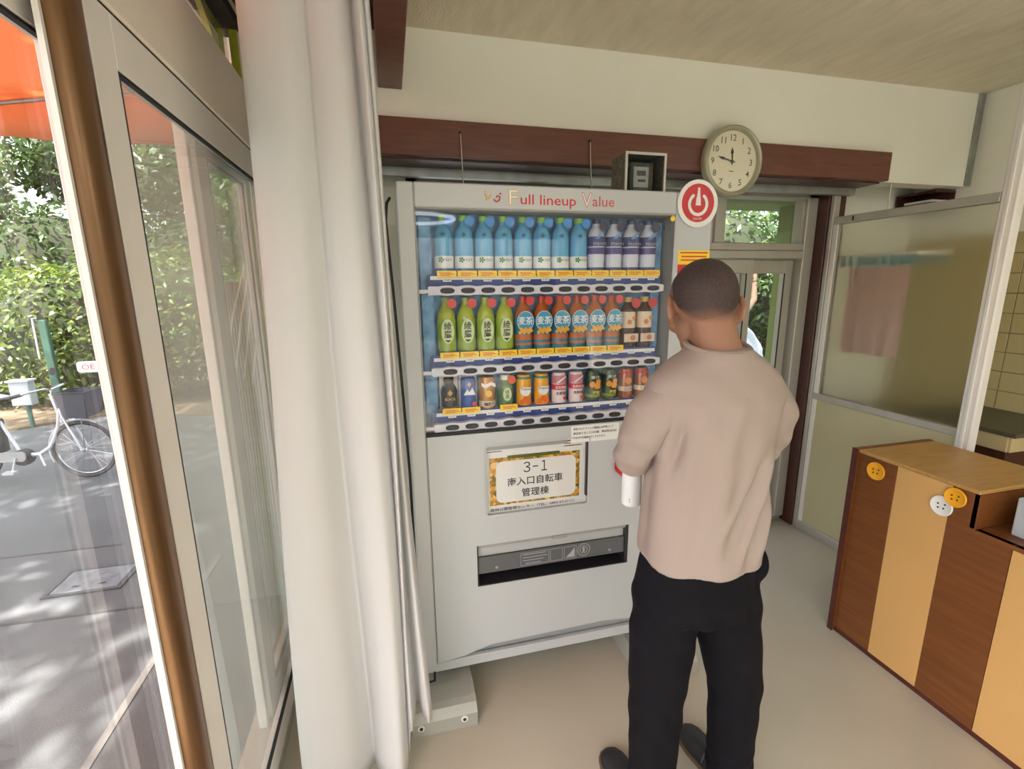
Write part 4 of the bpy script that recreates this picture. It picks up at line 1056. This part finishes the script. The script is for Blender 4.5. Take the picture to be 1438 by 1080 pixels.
# cropped hair: lifted off the scalp inside the hairline, shorter towards the clipped edge
def hair(me):
    n = len(me.vertices); co = np.empty(n*3); me.vertices.foreach_get('co', co); co = co.reshape(-1, 3)
    no = np.empty(n*3); me.vertices.foreach_get('normal', no); no = no.reshape(-1, 3)
    q = (co-np.array(HC)) @ np.array(HM)/HS**2                      # right, forward, up in the head's own terms
    r_, f_, u_ = q.T
    fx = np.array([-.2, -.075, -.045, -.022, -.012, .022, .035, .048, .062, .2]); hy = np.array([-.096, -.096, -.094, -.070, -.006, -.004, -.020, .030, .046, .046])
    s_ = u_-np.interp(f_, fx, hy)
    s_ = np.where(np.abs(r_) > .082, -1, s_); s_ = np.where(np.linalg.norm(q, axis=1) > .15, -1, s_)
    keep = s_ > 0
    idx = -np.ones(n, int); idx[keep] = np.arange(keep.sum())
    off = .0004+.0055*np.clip(s_/.035, 0, 1)
    P_ = (co+no*off[:, None])[keep]
    fs = []
    for p in me.polygons:
        v = [idx[k] for k in p.vertices]
        if min(v) >= 0: fs.append(v)
    hm = bpy.data.meshes.new('hair'); hm.from_pydata([tuple(p) for p in P_], [], fs)
    at = hm.attributes.new('clipped', 'FLOAT', 'POINT'); at.data.foreach_set('value', np.clip(1-(s_[keep]-.002)/.036, 0, 1).astype(np.float32))
    hm.polygons.foreach_set('use_smooth', [True]*len(hm.polygons))
    m = bpy.data.materials.new('cropped_hair'); m.use_nodes = True
    nt = m.node_tree; bs = nt.nodes['Principled BSDF']; bs.inputs['Roughness'].default_value = .7
    tc = nt.nodes.new('ShaderNodeTexCoord'); n_ = nt.nodes.new('ShaderNodeTexNoise'); n_.inputs['Scale'].default_value = 330; n_.inputs['Detail'].default_value = 3
    nt.links.new(tc.outputs['Object'], n_.inputs['Vector'])
    a_ = nt.nodes.new('ShaderNodeAttribute'); a_.attribute_name = 'clipped'
    ma = nt.nodes.new('ShaderNodeMath'); ma.operation = 'MULTIPLY_ADD'; ma.inputs[1].default_value = .55; ma.inputs[2].default_value = -.22; nt.links.new(n_.outputs['Fac'], ma.inputs[0])
    ad = nt.nodes.new('ShaderNodeMath'); ad.operation = 'ADD'; ad.use_clamp = True; nt.links.new(a_.outputs['Fac'], ad.inputs[0]); nt.links.new(ma.outputs[0], ad.inputs[1])
    mx = nt.nodes.new('ShaderNodeMix'); mx.data_type = 'RGBA'; mx.inputs['A'].default_value = (*lin((46, 36, 36)), 1); mx.inputs['B'].default_value = (*lin((144, 104, 82)), 1)
    nt.links.new(ad.outputs[0], mx.inputs['Factor']); nt.links.new(mx.outputs['Result'], bs.inputs['Base Color'])
    bp_ = nt.nodes.new('ShaderNodeBump'); bp_.inputs['Strength'].default_value = .5; bp_.inputs['Distance'].default_value = .002; nt.links.new(n_.outputs['Fac'], bp_.inputs['Height']); nt.links.new(bp_.outputs[0], bs.inputs['Normal'])
    put('hair', hm, m, man)
hair(hair_src)
# T-shirt
tz = math.radians(-3)
b = MB()
loft(b, [(.690, .905, .880, .142, .117), (.690, .905, .92, .140, .115), (.690, .905, 1.0, .138, .112), (.694, .905, 1.10, .138, .112), (.696, .90, 1.20, .146, .110), (.692, .895, 1.28, .164, .102), (.692, .892, 1.325, .150, .085), (.691, .89, 1.358, .112, .072), (.690, .888, 1.378, .078, .066), (.690, .890, 1.388, .070, .064)], 40, tz)
SLV = [[[(.625, .893, 1.282), (.585, .893, 1.278), (.550, .905, 1.240), (.535, .938, 1.165), (.541, .966, 1.120)], [.058, .060, .058, .051, .048]],
       [[(.76, .890, 1.280), (.808, .890, 1.276), (.852, .905, 1.228), (.870, .935, 1.15), (.872, .975, 1.100)], [.058, .062, .067, .060, .055]]]
limb(b, [(.585, .893, 1.292), (.69, .888, 1.325), (.80, .893, 1.285)], [.055, .062, .056], 16)
def folds(co, no):
    x, y, z = co[:, 0], co[:, 1], co[:, 2]
    th = np.arctan2(y-.9, x-.69)
    tor = np.clip((np.abs(x-.69) < .2)*1.0, 0, 1)*np.clip((1.28-z)/.2, 0, 1)
    d = .004*np.sin(th*6+z*5+1.0)*tor+.0025*np.sin(th*11-z*9)*tor*np.clip((z-.87)/.08,0,1)
    # pulls that run from under each arm towards the small of the back
    for (x0, z0, x1, z1, amp, w) in ((.79, 1.18, .71, .89, .014, .013), (.765, 1.17, .675, .95, -.010, .012), (.745, 1.14, .655, .97, .009, .012), (.815, 1.10, .765, .89, .012, .014), (.79, 1.09, .74, .90, -.008, .010), (.578, 1.25, .560, 1.09, -.016, .009), (.600, 1.24, .585, 1.05, .006, .012), (.645, 1.08, .61, .90, .008, .016), (.70, 1.30, .66, 1.18, .004, .02)):
        dx, dz = x1-x0, z1-z0; L2 = dx*dx+dz*dz; t = np.clip(((x-x0)*dx+(z-z0)*dz)/L2, 0, 1)
        dist = np.hypot(x-x0-t*dx, z-z0-t*dz); d += amp*np.exp(-(dist/w)**2)*np.sin(np.pi*np.clip(t, .02, .98))*(y < .95)
    # sleeve ripples
    sl = (np.abs(x-.69) > .13)*np.clip((1.25-z)/.1, 0, 1)
    d += .003*np.sin(z*95+x*40)*sl*np.clip((z-1.09)/.03, 0, 1)
    d += .0015*np.sin(x*63+y*41)*np.sin(z*57)
    return co+no*d[:, None]
shirtm = cloth('beige_jersey', (158, 144, 136), .05, bump=.15, bscale=700)
shirt = put('t_shirt', fuse(b, .006, 5, folds), shirtm, man)
for pts, rs in SLV:
    b = MB(); limb(b, pts, rs, 24)
    put('sleeve', fuse(b, .006, 4, folds), shirtm, shirt)
MB().tube([(.690+.0675*math.cos(a), .890+.062*math.sin(a), 1.390+.012*math.sin(a)) for a in [2*PI*i/36 for i in range(36)]], .0065, 8, True).build('collar', shirtm, shirt, smooth=True)
# trousers
b = MB()
loft(b, [(.690, .915, .74, .145, .108), (.690, .912, .80, .146, .114), (.690, .91, .88, .132, .108), (.690, .908, .95, .118, .095)], 32, tz)
limb(b, [(.622, .915, .78), (.619, .925, .62), (.622, .938, .45), (.634, .955, .25), (.645, .968, .075)], [.086, .081, .072, .066, .064], 20)
limb(b, [(.775, .912, .78), (.815, .920, .62), (.862, .932, .45), (.888, .955, .25), (.905, .968, .075)], [.088, .082, .071, .066, .064], 20)
ell(b, (.835, .905, .84), (.045, .06, .06))
def tfold(co, no):
    x, y, z = co[:, 0], co[:, 1], co[:, 2]
    d = .002*np.sin(z*62+x*95+y*50)*np.exp(-((z-.42)/.13)**2)+.0025*np.sin(z*85-x*60+y*30)*np.exp(-((z-.12)/.08)**2)+.004*np.sin(z*55+(x-.69)*70)*np.exp(-((z-.72)/.08)**2)
    return co+no*d[:, None]
put('trousers', fuse(b, .007, 6, tfold), mat('black_trousers', (18, 17, 22), .85, var=.3, vscale=8, spec=.12), man)
# shoes
shoem = mat('black_shoe', (34, 33, 36), .45); solem = mat('shoe_sole', (96, 78, 56), .7)
def shoe(toe, heel):
    toe, heel = Vector((*toe, 0)), Vector((*heel, 0)); d = (toe-heel); L = d.length; d.normalize(); s_ = Vector((d.y, -d.x, 0))
    sec = [(0, .026, .060), (.04, .033, .085), (.2, .036, .098), (.36, .036, .088), (.52, .040, .064), (.70, .045, .052), (.86, .042, .044), (.95, .032, .036), (1.0, .014, .026)]
    def body(z0, f, grow):
        b = MB(); vs = []; fs = []; n = 16
        for t, w, h in sec:
            c = heel+d*(t*L)
            for i in range(n):
                a = 2*PI*i/n; zz = math.sin(a)
                hh = z0+(h-z0)*f*(max(zz, 0)**.8)
                vs.append(c+s_*((w+grow)*math.copysign(abs(math.cos(a))**.75, math.cos(a)))+Vector((0, 0, hh if zz > 0 else z0)))
        for k in range(len(sec)-1):
            for i in range(n): fs.append((k*n+i, k*n+(i+1) % n, (k+1)*n+(i+1) % n, (k+1)*n+i))
        fs.append(tuple(range(n))[::-1]); fs.append(tuple((len(sec)-1)*n+i for i in range(n)))
        return b.add(vs, fs)
    o = body(.016, 1, 0).build('shoe', shoem, man, smooth=70)
    b = MB(); pts = []
    n = 18
    for i, (t, w, h) in enumerate(sec): pts.append(heel+d*(t*L*1.01)+s_*(w+.004))
    for i, (t, w, h) in enumerate(sec[::-1]): pts.append(heel+d*(t*L*1.01)-s_*(w+.004))
    b.prism([(p.x, p.y) for p in pts], .001, .018, 'z'); b.build('sole', solem, o)
    # strap across the instep
    c = heel+d*(L*.50); MB().tube([c+s_*.041+Vector((0, 0, .03)), c+s_*.030+Vector((0, 0, .062)), c+Vector((0, 0, .072)), c-s_*.030+Vector((0, 0, .062)), c-s_*.041+Vector((0, 0, .03))], .004, 6).build('strap', shoem, o, smooth=True)
shoe((.602, 1.172), (.652, .905)); shoe((.898, 1.185), (.925, .915))
# flask in his hand
fk = empty('flask', (FX, FYY, .92), 'white cylindrical flask held under the man\'s sleeve', 'flask')
MB().lathe([(.0, 0), (.021, 0), (.026, .004), (.0272, .010), (.0272, .19), (.024, .205), (.02, .21), (0, .21)], (FX, FYY, .918), 32).build('flask_body', mat('flask_white', (226, 230, 230), .3), fk, smooth=40)
MB().lathe([(.021, .2), (.021, .232), (.019, .236), (0, .236)], (FX, FYY, .918), 24).build('flask_lid', mat('flask_lid', (206, 210, 210), .35), fk, smooth=40)
lg_ = text_mb('t', .012, 0, 0, -.0276, width=.006); A2 = Matrix.Translation((FX, FYY, .942)) @ Matrix.Rotation(math.radians(-38), 4, 'Z')
lg_.xf(A2).build('maker_mark', M['greyp'], fk)
# ------------------------------------------------------------------ outside: ground
ZG = -.4
struct('ground', MB().box(-26, -14, ZG-.3, 20, 30, ZG), M['asphalt'])
tag(MB().box(XW-.14, YN, ZG, XR+.1, YB+.14, -.121).build('wall_plinth', mat('concrete', (150, 148, 142), .85, var=.4)), kind='structure')
sb = MB(); n = 40; vs = [(-26, 30), (-26, 7.3)]+[(-26+24.5*i/n, 7.3+.35*math.sin(i*1.1)+.1*math.sin(i*2.7)+.9*(i/n)) for i in range(n+1)]+[(-1.5, 30)]
sb.prism(vs, ZG, ZG+.03, 'z'); struct('path', sb, M['soil'])
struct('kerb_strip', MB().box(-1.345, 1.0, ZG, -1.31, 3.6, ZG+.006), mat('pale_joint', (126, 124, 118), .8, var=.3))
struct('trim_7', MB().prism([(-5.5, 3.2), (-1.25, 3.05), (-1.25, 3.07), (-5.5, 3.22)], ZG, ZG+.003, 'z').prism([(-6.5, 4.0), (-2.1, 3.95), (-2.1, 3.97), (-6.5, 4.03)], ZG, ZG+.003, 'z'), mat('tar_joint', (62, 62, 62), .9))
dc = empty('drain_cover', (-2.05, 3.48, ZG), 'square steel drain cover set in the asphalt outside the window', 'drain cover')
MB().box(-2.24, 3.35, ZG+.002, -1.86, 3.61, ZG+.012, .003).build('plate', mat('worn_steel', (128, 130, 130), .55, metal=.3, var=.7, vscale=14, rgb2=(82, 84, 86)), dc)
fr = MB()
for a in ((-2.27, 3.32, -1.83, 3.345), (-2.27, 3.615, -1.83, 3.64), (-2.27, 3.345, -2.245, 3.615), (-1.855, 3.345, -1.83, 3.615)): fr.box(a[0], a[1], ZG, a[2], a[3], ZG+.011)
fr.build('frame', mat('cover_frame', (78, 80, 82), .5, metal=.5), dc)
for x in (-2.12, -1.97): MB().box(x-.02, 3.40, ZG+.012, x+.02, 3.412, ZG+.015).build('lift_slot', M['dark'], dc)

# ------------------------------------------------------------------ orange awning
aw = empty('awning', (XW-.2, 2.0, 2.4), 'orange canvas awning outside the window', 'awning')
def canvas(name, rgb, t):
    m = cloth(name, rgb, t, bump=.05, bscale=60); return m
om = canvas('orange_canvas', (250, 182, 138), .55)
mb = MB(); vs = []; fs = []; nx, ny = 14, 20
for j in range(ny+1):
    for i in range(nx+1):
        u = i/nx; x = XW-.13-2.15*u; y = -1.0+5.0*j/ny
        z = 2.62+.34*(1-u)**.8-.02*math.sin(j*PI/ny*5)**2
        vs.append((x, y, z))
for j in range(ny):
    for i in range(nx): a = j*(nx+1)+i; fs.append((a, a+1, a+nx+2, a+nx+1))
sheet = mb.add(vs, fs).build('canvas_sheet', om, aw, smooth=80); sheet.modifiers.new('t', 'SOLIDIFY').thickness = .003
e1 = MB(); vs = []
for i in range(nx+1):
    u = i/nx; x = XW-.13-2.15*u; zt = 2.62+.34*(1-u)**.8
    vs += [(x, 4.0, zt), (x, 4.005+.01*math.sin(i*2.2), 2.49+.006*math.cos(i*2.2))]
e1.add(vs, [(2*i, 2*i+1, 2*i+3, 2*i+2) for i in range(nx)]); v1 = e1.build('end_valance', om, aw, smooth=80); v1.modifiers.new('t', 'SOLIDIFY').thickness = .003
fv = MB(); vs = []
for j in range(ny+1):
    y = -1.0+5.0*j/ny; vs += [(XW-2.28, y, 2.62), (XW-2.285+.01*math.sin(j*1.9), y, 2.46)]
fv.add(vs, [(2*i, 2*i+1, 2*i+3, 2*i+2) for i in range(ny)]); v2 = fv.build('front_valance', om, aw, smooth=80); v2.modifiers.new('t', 'SOLIDIFY').thickness = .003
b = MB()
for y in (-.97, 1.5, 3.95): b.tube([(XW-.14, y, 2.94), (XW-1.1, y, 2.80), (XW-2.27, y, 2.60)], .014, 8)
b.build('rafter', M['steel'], aw, smooth=True)
MB().tube([(XW-2.27, -1.0, 2.605), (XW-2.27, 4.0, 2.605)], .016, 8).build('front_bar', M['steel'], aw, smooth=True)
# lime-green pilaster at the end of the window wall, with a bracket that curves under the awning
pl = empty('pilaster', (-.48, 1.94, ZG), 'lime green painted pier at the far end of the window', 'pilaster')
MB().box(XW-.027, 1.998, ZG, XW-.001, 2.003, 1.99).box(XW-.027, 1.998, 2.21, XW-.001, 2.003, 2.385).build('shaft', M['lime'], pl)
arc = [(1.998, 2.21), (1.90, 2.21)]+[(1.90-.20*(i/8)**1.6, 2.21+.175*math.sin(PI/2*i/8)**.7) for i in range(1, 9)]+[(1.998, 2.385)]
MB().prism(arc, XW-.06, XW-.044, 'x').build('bracket', M['lime'], pl)
# grey corrugated sheet with white cords beside the pilaster
gs = empty('corrugated_sheet', (-.9, 2.5, ZG), 'grey corrugated plastic sheet beside the lime pilaster', 'plastic sheet')
mb = MB(); vs = []; n = 40
for i in range(n+1):
    x = -.56-.12*i/n; y = 2.3+.008*math.sin(i*1.6); vs += [(x, y, ZG), (x, y, 1.55)]
mb.add(vs, [(2*i, 2*i+1, 2*i+3, 2*i+2) for i in range(n)]); q = mb.build('sheet', mat('grey_sheet', (150, 152, 150), .4, var=.4, vscale=10, stretch=(8, 8, 1)), gs, smooth=60); q.modifiers.new('t', 'SOLIDIFY').thickness = .003
for i in range(4): MB().tube([(-.70+.03*i, 2.27, 1.20-.03*i), (-.655+.03*i, 2.265, 1.40-.02*i), (-.585+.008*i, 2.27, 1.62-.05*i)], .004, 6).build('cord', M['white2'], gs, smooth=True)

# ------------------------------------------------------------------ plants
def leaves(n, centers, size, seed, shell=.35, flat=.3):
    """n leaf blades scattered through ellipsoids (c, r); one mesh of small folded rhombs"""
    r = np.random.default_rng(seed); P_ = []
    wts = np.array([c[1][0]*c[1][1]*c[1][2] for c in centers])**(2/3); wts /= wts.sum()
    pick = r.choice(len(centers), n, p=wts)
    c = np.array([q[0] for q in centers])[pick]; rad = np.array([q[1] for q in centers])[pick]
    d = r.normal(size=(n, 3)); d /= np.linalg.norm(d, axis=1)[:, None]
    rr = (1-shell*r.random(n)**1.4)[:, None]*(1+.14*np.sin(d[:, :1]*9+pick[:, None])*np.sin(d[:, 1:2]*8)*np.sin(d[:, 2:]*7+1))
    p = c+d*rad*rr+r.normal(size=(n, 3))*.03*rad.mean()
    up = d*.6+r.normal(size=(n, 3))*.7+np.array([0, 0, .5]); up /= np.linalg.norm(up, axis=1)[:, None]
    t = np.cross(up, r.normal(size=(n, 3))); t /= np.linalg.norm(t, axis=1)[:, None]; s_ = np.cross(up, t)
    L = size*(.6+.8*r.random(n))[:, None]; W = L*.42
    v = np.empty((n, 4, 3)); v[:, 0] = p-t*L*.5; v[:, 1] = p+s_*W*.5+up*L*.06; v[:, 2] = p+t*L*.5; v[:, 3] = p-s_*W*.5+up*L*.06
    me = bpy.data.meshes.new('foliage'); me.vertices.add(n*4); me.vertices.foreach_set('co', v.ravel())
    me.loops.add(n*4); me.loops.foreach_set('vertex_index', np.arange(n*4)); me.polygons.add(n)
    me.polygons.foreach_set('loop_start', np.arange(0, n*4, 4)); me.polygons.foreach_set('loop_total', np.full(n, 4)); me.update(calc_edges=True); me.validate()
    return me
def plant(name, loc, label, cat, centers, n, size, m, seed, trunk=None, group=None, core=None):
    r = empty(name, loc, label, cat, group)
    me = leaves(n, centers, size, seed); me.transform(Matrix.Translation(-Vector(loc))); me.materials.append(m)
    o = bpy.data.objects.new('foliage', me); C.objects.link(o); o.parent = r; o['kind'] = 'stuff'
    if trunk:
        b = MB()
        for pts, rs in trunk: b.tube(pts, rs, 9)
        b.build('trunk', M['bark'], r, smooth=60)
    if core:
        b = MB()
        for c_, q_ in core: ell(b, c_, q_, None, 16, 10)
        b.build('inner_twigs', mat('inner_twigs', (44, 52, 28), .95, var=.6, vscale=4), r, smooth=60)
    return r
H_ = [((-5.3, 9.6, .75), (1.3, 1.1, 1.25)), ((-6.9, 10.0, .35), (1.5, 1.2, 1.2)), ((-3.6, 9.6, .95), (1.4, 1.1, 1.25)), ((-2.0, 9.8, .75), (1.5, 1.2, 1.3)), ((-4.6, 9.0, .3), (.7, .6, .75))]
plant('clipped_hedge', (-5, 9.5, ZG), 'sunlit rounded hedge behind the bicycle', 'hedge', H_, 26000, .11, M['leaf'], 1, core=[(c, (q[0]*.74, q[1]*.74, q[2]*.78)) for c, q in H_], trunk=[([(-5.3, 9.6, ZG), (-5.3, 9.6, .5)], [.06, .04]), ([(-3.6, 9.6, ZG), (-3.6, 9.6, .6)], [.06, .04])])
def crown(cx, cy, cz, R, k, seed, sq=.75):
    r = random.Random(seed); out_ = []
    for i in range(k):
        a = r.uniform(0, 2*PI); e = r.uniform(-.9, 1); q = r.uniform(.45, .95)*R
        out_.append(((cx+q*math.cos(a)*math.sqrt(1-e*e), cy+q*math.sin(a)*math.sqrt(1-e*e), cz+q*e*sq), (R*.34, R*.34, R*.26)))
    return out_
def tree(x, y, h, R, n, size, m, seed, label, k=14, sq=.75, base=ZG, thick=.14):
    c = crown(x, y, base+h, R, k, seed, sq); r = random.Random(seed+5)
    tr = [([(x, y, base), (x+.1, y, base+h*.5), (x+.05, y+.1, base+h)], [thick, thick*.75, thick*.4])]
    for q in c[::2]: tr.append(([(x+.05, y+.05, base+h*r.uniform(.5, .8)), ((x+q[0][0])/2, (y+q[0][1])/2, (base+h*.8+q[0][2])/2), q[0]], [thick*.4, thick*.25, thick*.1]))
    return plant('broadleaf_tree', (x, y, base), label, 'tree', c, n, size, m, seed, tr, 'trees beyond the yard')
tree(-10.8, 13.3, 4.2, 2.7, 17000, .19, M['leafd'], 11, 'dark leafy tree above the hedge, leftmost through the open pane', 16)
tree(-5.6, 15.2, 4.6, 2.9, 17000, .19, M['leafd'], 12, 'tall leafy tree directly behind the hedge and bicycle', 16)
tree(-1.4, 12.8, 4.0, 2.4, 15000, .18, M['leafp'], 13, 'paler leafy tree seen through the hazy sash', 16)
tree(-15.5, 19, 5.5, 3.8, 12000, .24, M['leafp'], 14, 'far pale tree behind the dark tree outside', 14)
tree(-2.0, 20.5, 6.0, 3.6, 10000, .26, M['leafd'], 18, 'far dark tree behind the pale tree outside', 14)
N_ = [((-9.5, 12.2, 1.4), (1.7, .8, 1.6)), ((-6.8, 12.4, 1.6), (1.8, .8, 1.8)), ((-4.2, 12.6, 1.5), (1.7, .8, 1.7)), ((-1.6, 12.3, 1.3), (1.6, .7, 1.5))]
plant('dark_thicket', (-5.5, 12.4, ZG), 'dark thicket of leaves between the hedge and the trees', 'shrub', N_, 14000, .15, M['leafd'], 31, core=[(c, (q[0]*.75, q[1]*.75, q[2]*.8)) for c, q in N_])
# tall shade tree over the yard
tree(-6.8, 1.6, 7.2, 3.9, 14000, .24, M['leafd'], 15, 'tall shade tree over the asphalt yard', 20, .45, thick=.2)
# behind the back doors
U_ = [((4.6, 6.3, 1.9), (1.2, 1.0, .9)), ((3.4, 6.0, 1.7), (1.1, .9, .9)), ((5.8, 6.6, 1.6), (1.3, 1.0, 1.1)), ((4.6, 7.3, .6), (1.6, 1.0, 1.2)), ((2.4, 6.5, 1.2), (1.2, 1.0, 1.3)), ((6.9, 7.4, 1.2), (1.3, 1.2, 1.7))]
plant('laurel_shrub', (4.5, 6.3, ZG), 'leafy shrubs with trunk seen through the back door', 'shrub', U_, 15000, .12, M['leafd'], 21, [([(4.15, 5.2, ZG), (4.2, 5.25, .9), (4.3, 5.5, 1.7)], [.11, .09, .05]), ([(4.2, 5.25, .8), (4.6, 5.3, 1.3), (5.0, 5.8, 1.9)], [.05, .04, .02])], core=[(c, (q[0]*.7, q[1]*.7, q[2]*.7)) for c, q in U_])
struct('roof', MB().box(XW-.3, YB+.12, 2.06, XR+.9, 3.25, 2.2), M['limeshade'])
struct('trim_9', MB().box(2.82, 2.95, ZG, 2.96, 3.08, 2.06, .004), M['limeshade'])
struct('trim_10', MB().box(2.3, 3.19, .87, 4.2, 3.23, .92).box(2.3, 3.19, ZG, 2.34, 3.23, .87).box(3.6, 3.19, ZG, 3.64, 3.23, .87), mat('green_rail', (70, 150, 84), .5))
# covered scooter outside the back door
sc = empty('scooter_cover', (2.92, 3.55, ZG), 'crinkled pale plastic cover rising outside the back door glass', 'cover')
b = MB(); loft(b, [(2.92, 3.55, ZG+.005, .25, .28), (2.94, 3.55, .2, .27, .28), (2.94, 3.55, .7, .24, .22), (2.94, 3.55, .95, .22, .18), (2.92, 3.55, 1.10, .16, .10), (2.90, 3.55, 1.17, .07, .04)], 30)
def crk(co, no): 
    x, y, z = co.T; return co+no*(.010*np.sin(x*46+z*21)*np.sin(z*33-y*27))[:, None]
put('cover_sheet', fuse(b, .012, 4, crk), mat('pale_plastic', (206, 214, 222), .25), sc)

# ------------------------------------------------------------------ bicycle in the yard
bk = empty('bicycle', (-3.155, 5.62, ZG), 'silver city bicycle with dark front basket in the yard', 'bicycle', rz=math.radians(-6))
silver = mat('silver_paint', (205, 208, 212), .3, metal=.45); tyre = mat('tyre_rubber', (70, 70, 72), .8); bkt = mat('basket_dark', (72, 76, 84), .6)
WR = .305; WB = 1.06
def L(n, mb, m, par=bk, sm=50): return mb.build(n, m, par, world=False, smooth=sm)
def circ(cx, cz, r, n=40, a0=0, a1=2*PI, y=0): return [(cx+r*math.cos(a0+(a1-a0)*i/n), y, cz+r*math.sin(a0+(a1-a0)*i/n)) for i in range(n)]
for cx_ in (0, -WB):
    w_ = L('wheel', MB().tube(circ(cx_, WR, WR-.017), .017, 8, True), tyre)
    L('rim', MB().tube(circ(cx_, WR, WR-.042), .009, 6, True), M['chrome'], w_)
    L('hub', MB().lathe([(.012, -.045), (.02, -.03), (.014, 0), (.02, .03), (.012, .045)], (cx_, 0, WR), 12, 'y'), M['chrome'], w_)
    sp = MB()
    for i in range(24):
        a = 2*PI*i/24; sp.tube([(cx_+.018*math.cos(a+.5), (-.025 if i % 2 else .025), WR+.018*math.sin(a+.5)), (cx_+(WR-.045)*math.cos(a), 0, WR+(WR-.045)*math.sin(a))], .0014, 4)
    L('spokes', sp, M['chrome'], w_, False)
    L('mudguard', MB().tube(circ(cx_, WR, WR+.018, 24, math.radians(10 if cx_ else 62), math.radians(190 if cx_ else 208)), .014, 6), silver)
L('fork', MB().tube([(0, -.045, WR), (-.05, -.045, WR+.16), (-.13, -.03, WR+.36), (-.165, 0, WR+.44)], .011, 8).tube([(0, .045, WR), (-.05, .045, WR+.16), (-.13, .03, WR+.36), (-.165, 0, WR+.44)], .011, 8), silver)
L('frame', MB().tube([(-.16, 0, WR+.42), (-.20, 0, WR+.25), (-.30, 0, WR+.05), (-.42, 0, WR-.03), (-.58, 0, WR-.03)], .022, 10).tube([(-.16, 0, WR+.30), (-.21, 0, WR+.60)], .018, 8).tube([(-.58, 0, WR-.03), (-.76, 0, WR+.46)], .016, 8).tube([(-.58, .05, WR-.03), (-WB, .05, WR)], .010, 6).tube([(-.58, -.05, WR-.03), (-WB, -.05, WR)], .010, 6).tube([(-.70, .03, WR+.30), (-WB, .05, WR)], .009, 6).tube([(-.70, -.03, WR+.30), (-WB, -.05, WR)], .009, 6), silver)
L('handlebar', MB().tube([(-.205, 0, WR+.58), (-.20, 0, WR+.64), (-.17, .12, WR+.67), (-.22, .24, WR+.66), (-.36, .27, WR+.62)], .011, 8).tube([(-.20, 0, WR+.64), (-.17, -.12, WR+.67), (-.22, -.24, WR+.66), (-.36, -.27, WR+.62)], .011, 8), M['chrome'])
for s_ in (-1, 1): L('grip', MB().tube([(-.27, s_*.252, WR+.645), (-.38, s_*.272, WR+.615)], .016, 8), M['dark'])
L('saddle', MB().prism([(-.66, WR+.55), (-.62, WR+.58), (-.70, WR+.60), (-.86, WR+.63), (-.90, WR+.62), (-.89, WR+.57), (-.78, WR+.54)], -.07, .07), mat('saddle_grey', (176, 178, 180), .5))
L('battery', MB().box(-.80, -.04, WR+.02, -.70, .04, WR+.36, .01), M['dark'])
L('chain_case', MB().prism(rrect(-1.0, WR-.075, -.50, WR+.025, .04), -.075, -.06), M['greyp'])
L('motor', MB().lathe([(.075, -.05), (.085, -.03), (.085, .03), (.075, .05)], (-.57, 0, WR-.05), 16, 'y'), M['dark'])
L('crank', MB().tube([(-.58, -.085, WR-.03), (-.63, -.09, WR-.17)], .009, 6).box(-.68, -.15, WR-.185, -.58, -.09, WR-.16), silver)
L('kickstand', MB().tube([(-.98, -.06, WR-.02), (-1.0, -.13, .0)], .009, 6).tube([(-.40, -.03, WR-.02), (-.36, -.05, WR-.14)], .010, 6), silver)
bt = [(-.10, -.13), (.19, -.15), (.19, .15), (-.10, .13)]; bb = [(-.06, -.10), (.14, -.11), (.14, .11), (-.06, .10)]
bz0, bz1 = WR+.36, WR+.62
mb = MB()
V4 = [(x, y, bz0) for x, y in bb]+[(x, y, bz1) for x, y in bt]
mb.add(V4, [(0, 1, 2, 3), (0, 1, 5, 4), (1, 2, 6, 5), (2, 3, 7, 6), (3, 0, 4, 7)]); q = L('basket', mb, bkt, sm=False); q.modifiers.new('t', 'SOLIDIFY').thickness = .006
L('basket_rim', MB().tube([(x, y, bz1) for x, y in bt], .008, 6, True), M['dark'], q)
L('basket_stay', MB().tube([(.03, -.05, WR), (.06, -.06, bz0)], .005, 6).tube([(.03, .05, WR), (.06, .06, bz0)], .005, 6), M['chrome'])
L('mirror', MB().lathe([(.0, 0), (.04, .004), (.04, .012)], (-.28, .16, WR+.80), 16, 'x').tube([(-.27, .16, WR+.80), (-.22, .17, WR+.67)], .004, 6), M['dark'])
# green post, sign and cabinet behind it
gp = empty('post', (-4.85, 8.3, ZG), 'dark green steel post in front of the hedge', 'post')
MB().box(-4.90, 8.26, ZG, -4.81, 8.34, 1.10, .006).build('shaft', mat('post_green', (54, 104, 84), .45), gp)
MB().tube([(-4.95, 8.24, .55), (-4.94, 8.24, 1.13), (-4.90, 8.26, 1.13)], .012, 8).build('pipe', mat('pipe_white', (206, 212, 206), .5), gp)
sg = empty('sign_board', (-3.85, 7.5, ZG), 'white sign board with red letters in front of the hedge', 'sign')
MB().prism(rrect(-4.12, .43, -3.50, .58, .04), 7.50, 7.515).build('board', M['white2'], sg)
text_mb('OE', .07, -3.99, .505, 7.499, width=.15).build('lettering', M['red'], sg)
MB().box(-3.72, 7.515, ZG, -3.67, 7.55, .55).build('stake', M['greyp'], sg)
ub = empty('utility_box', (-5.08, 8.0, ZG), 'pale grey utility box on a post behind the bicycle', 'utility box')
MB().box(-5.19, 7.92, -.06, -4.96, 8.06, .29, .008).build('box_case', mat('box_grey', (176, 180, 182), .5), ub)
MB().box(-5.21, 7.90, .275, -4.94, 8.08, .30, .004).build('box_lid', mat('box_grey2', (200, 204, 206), .5), ub)
MB().tube([(-5.06, 8.0, ZG), (-5.06, 8.0, -.06)], .03, 8).build('stand', mat('post_green2', (70, 100, 86), .5), ub)
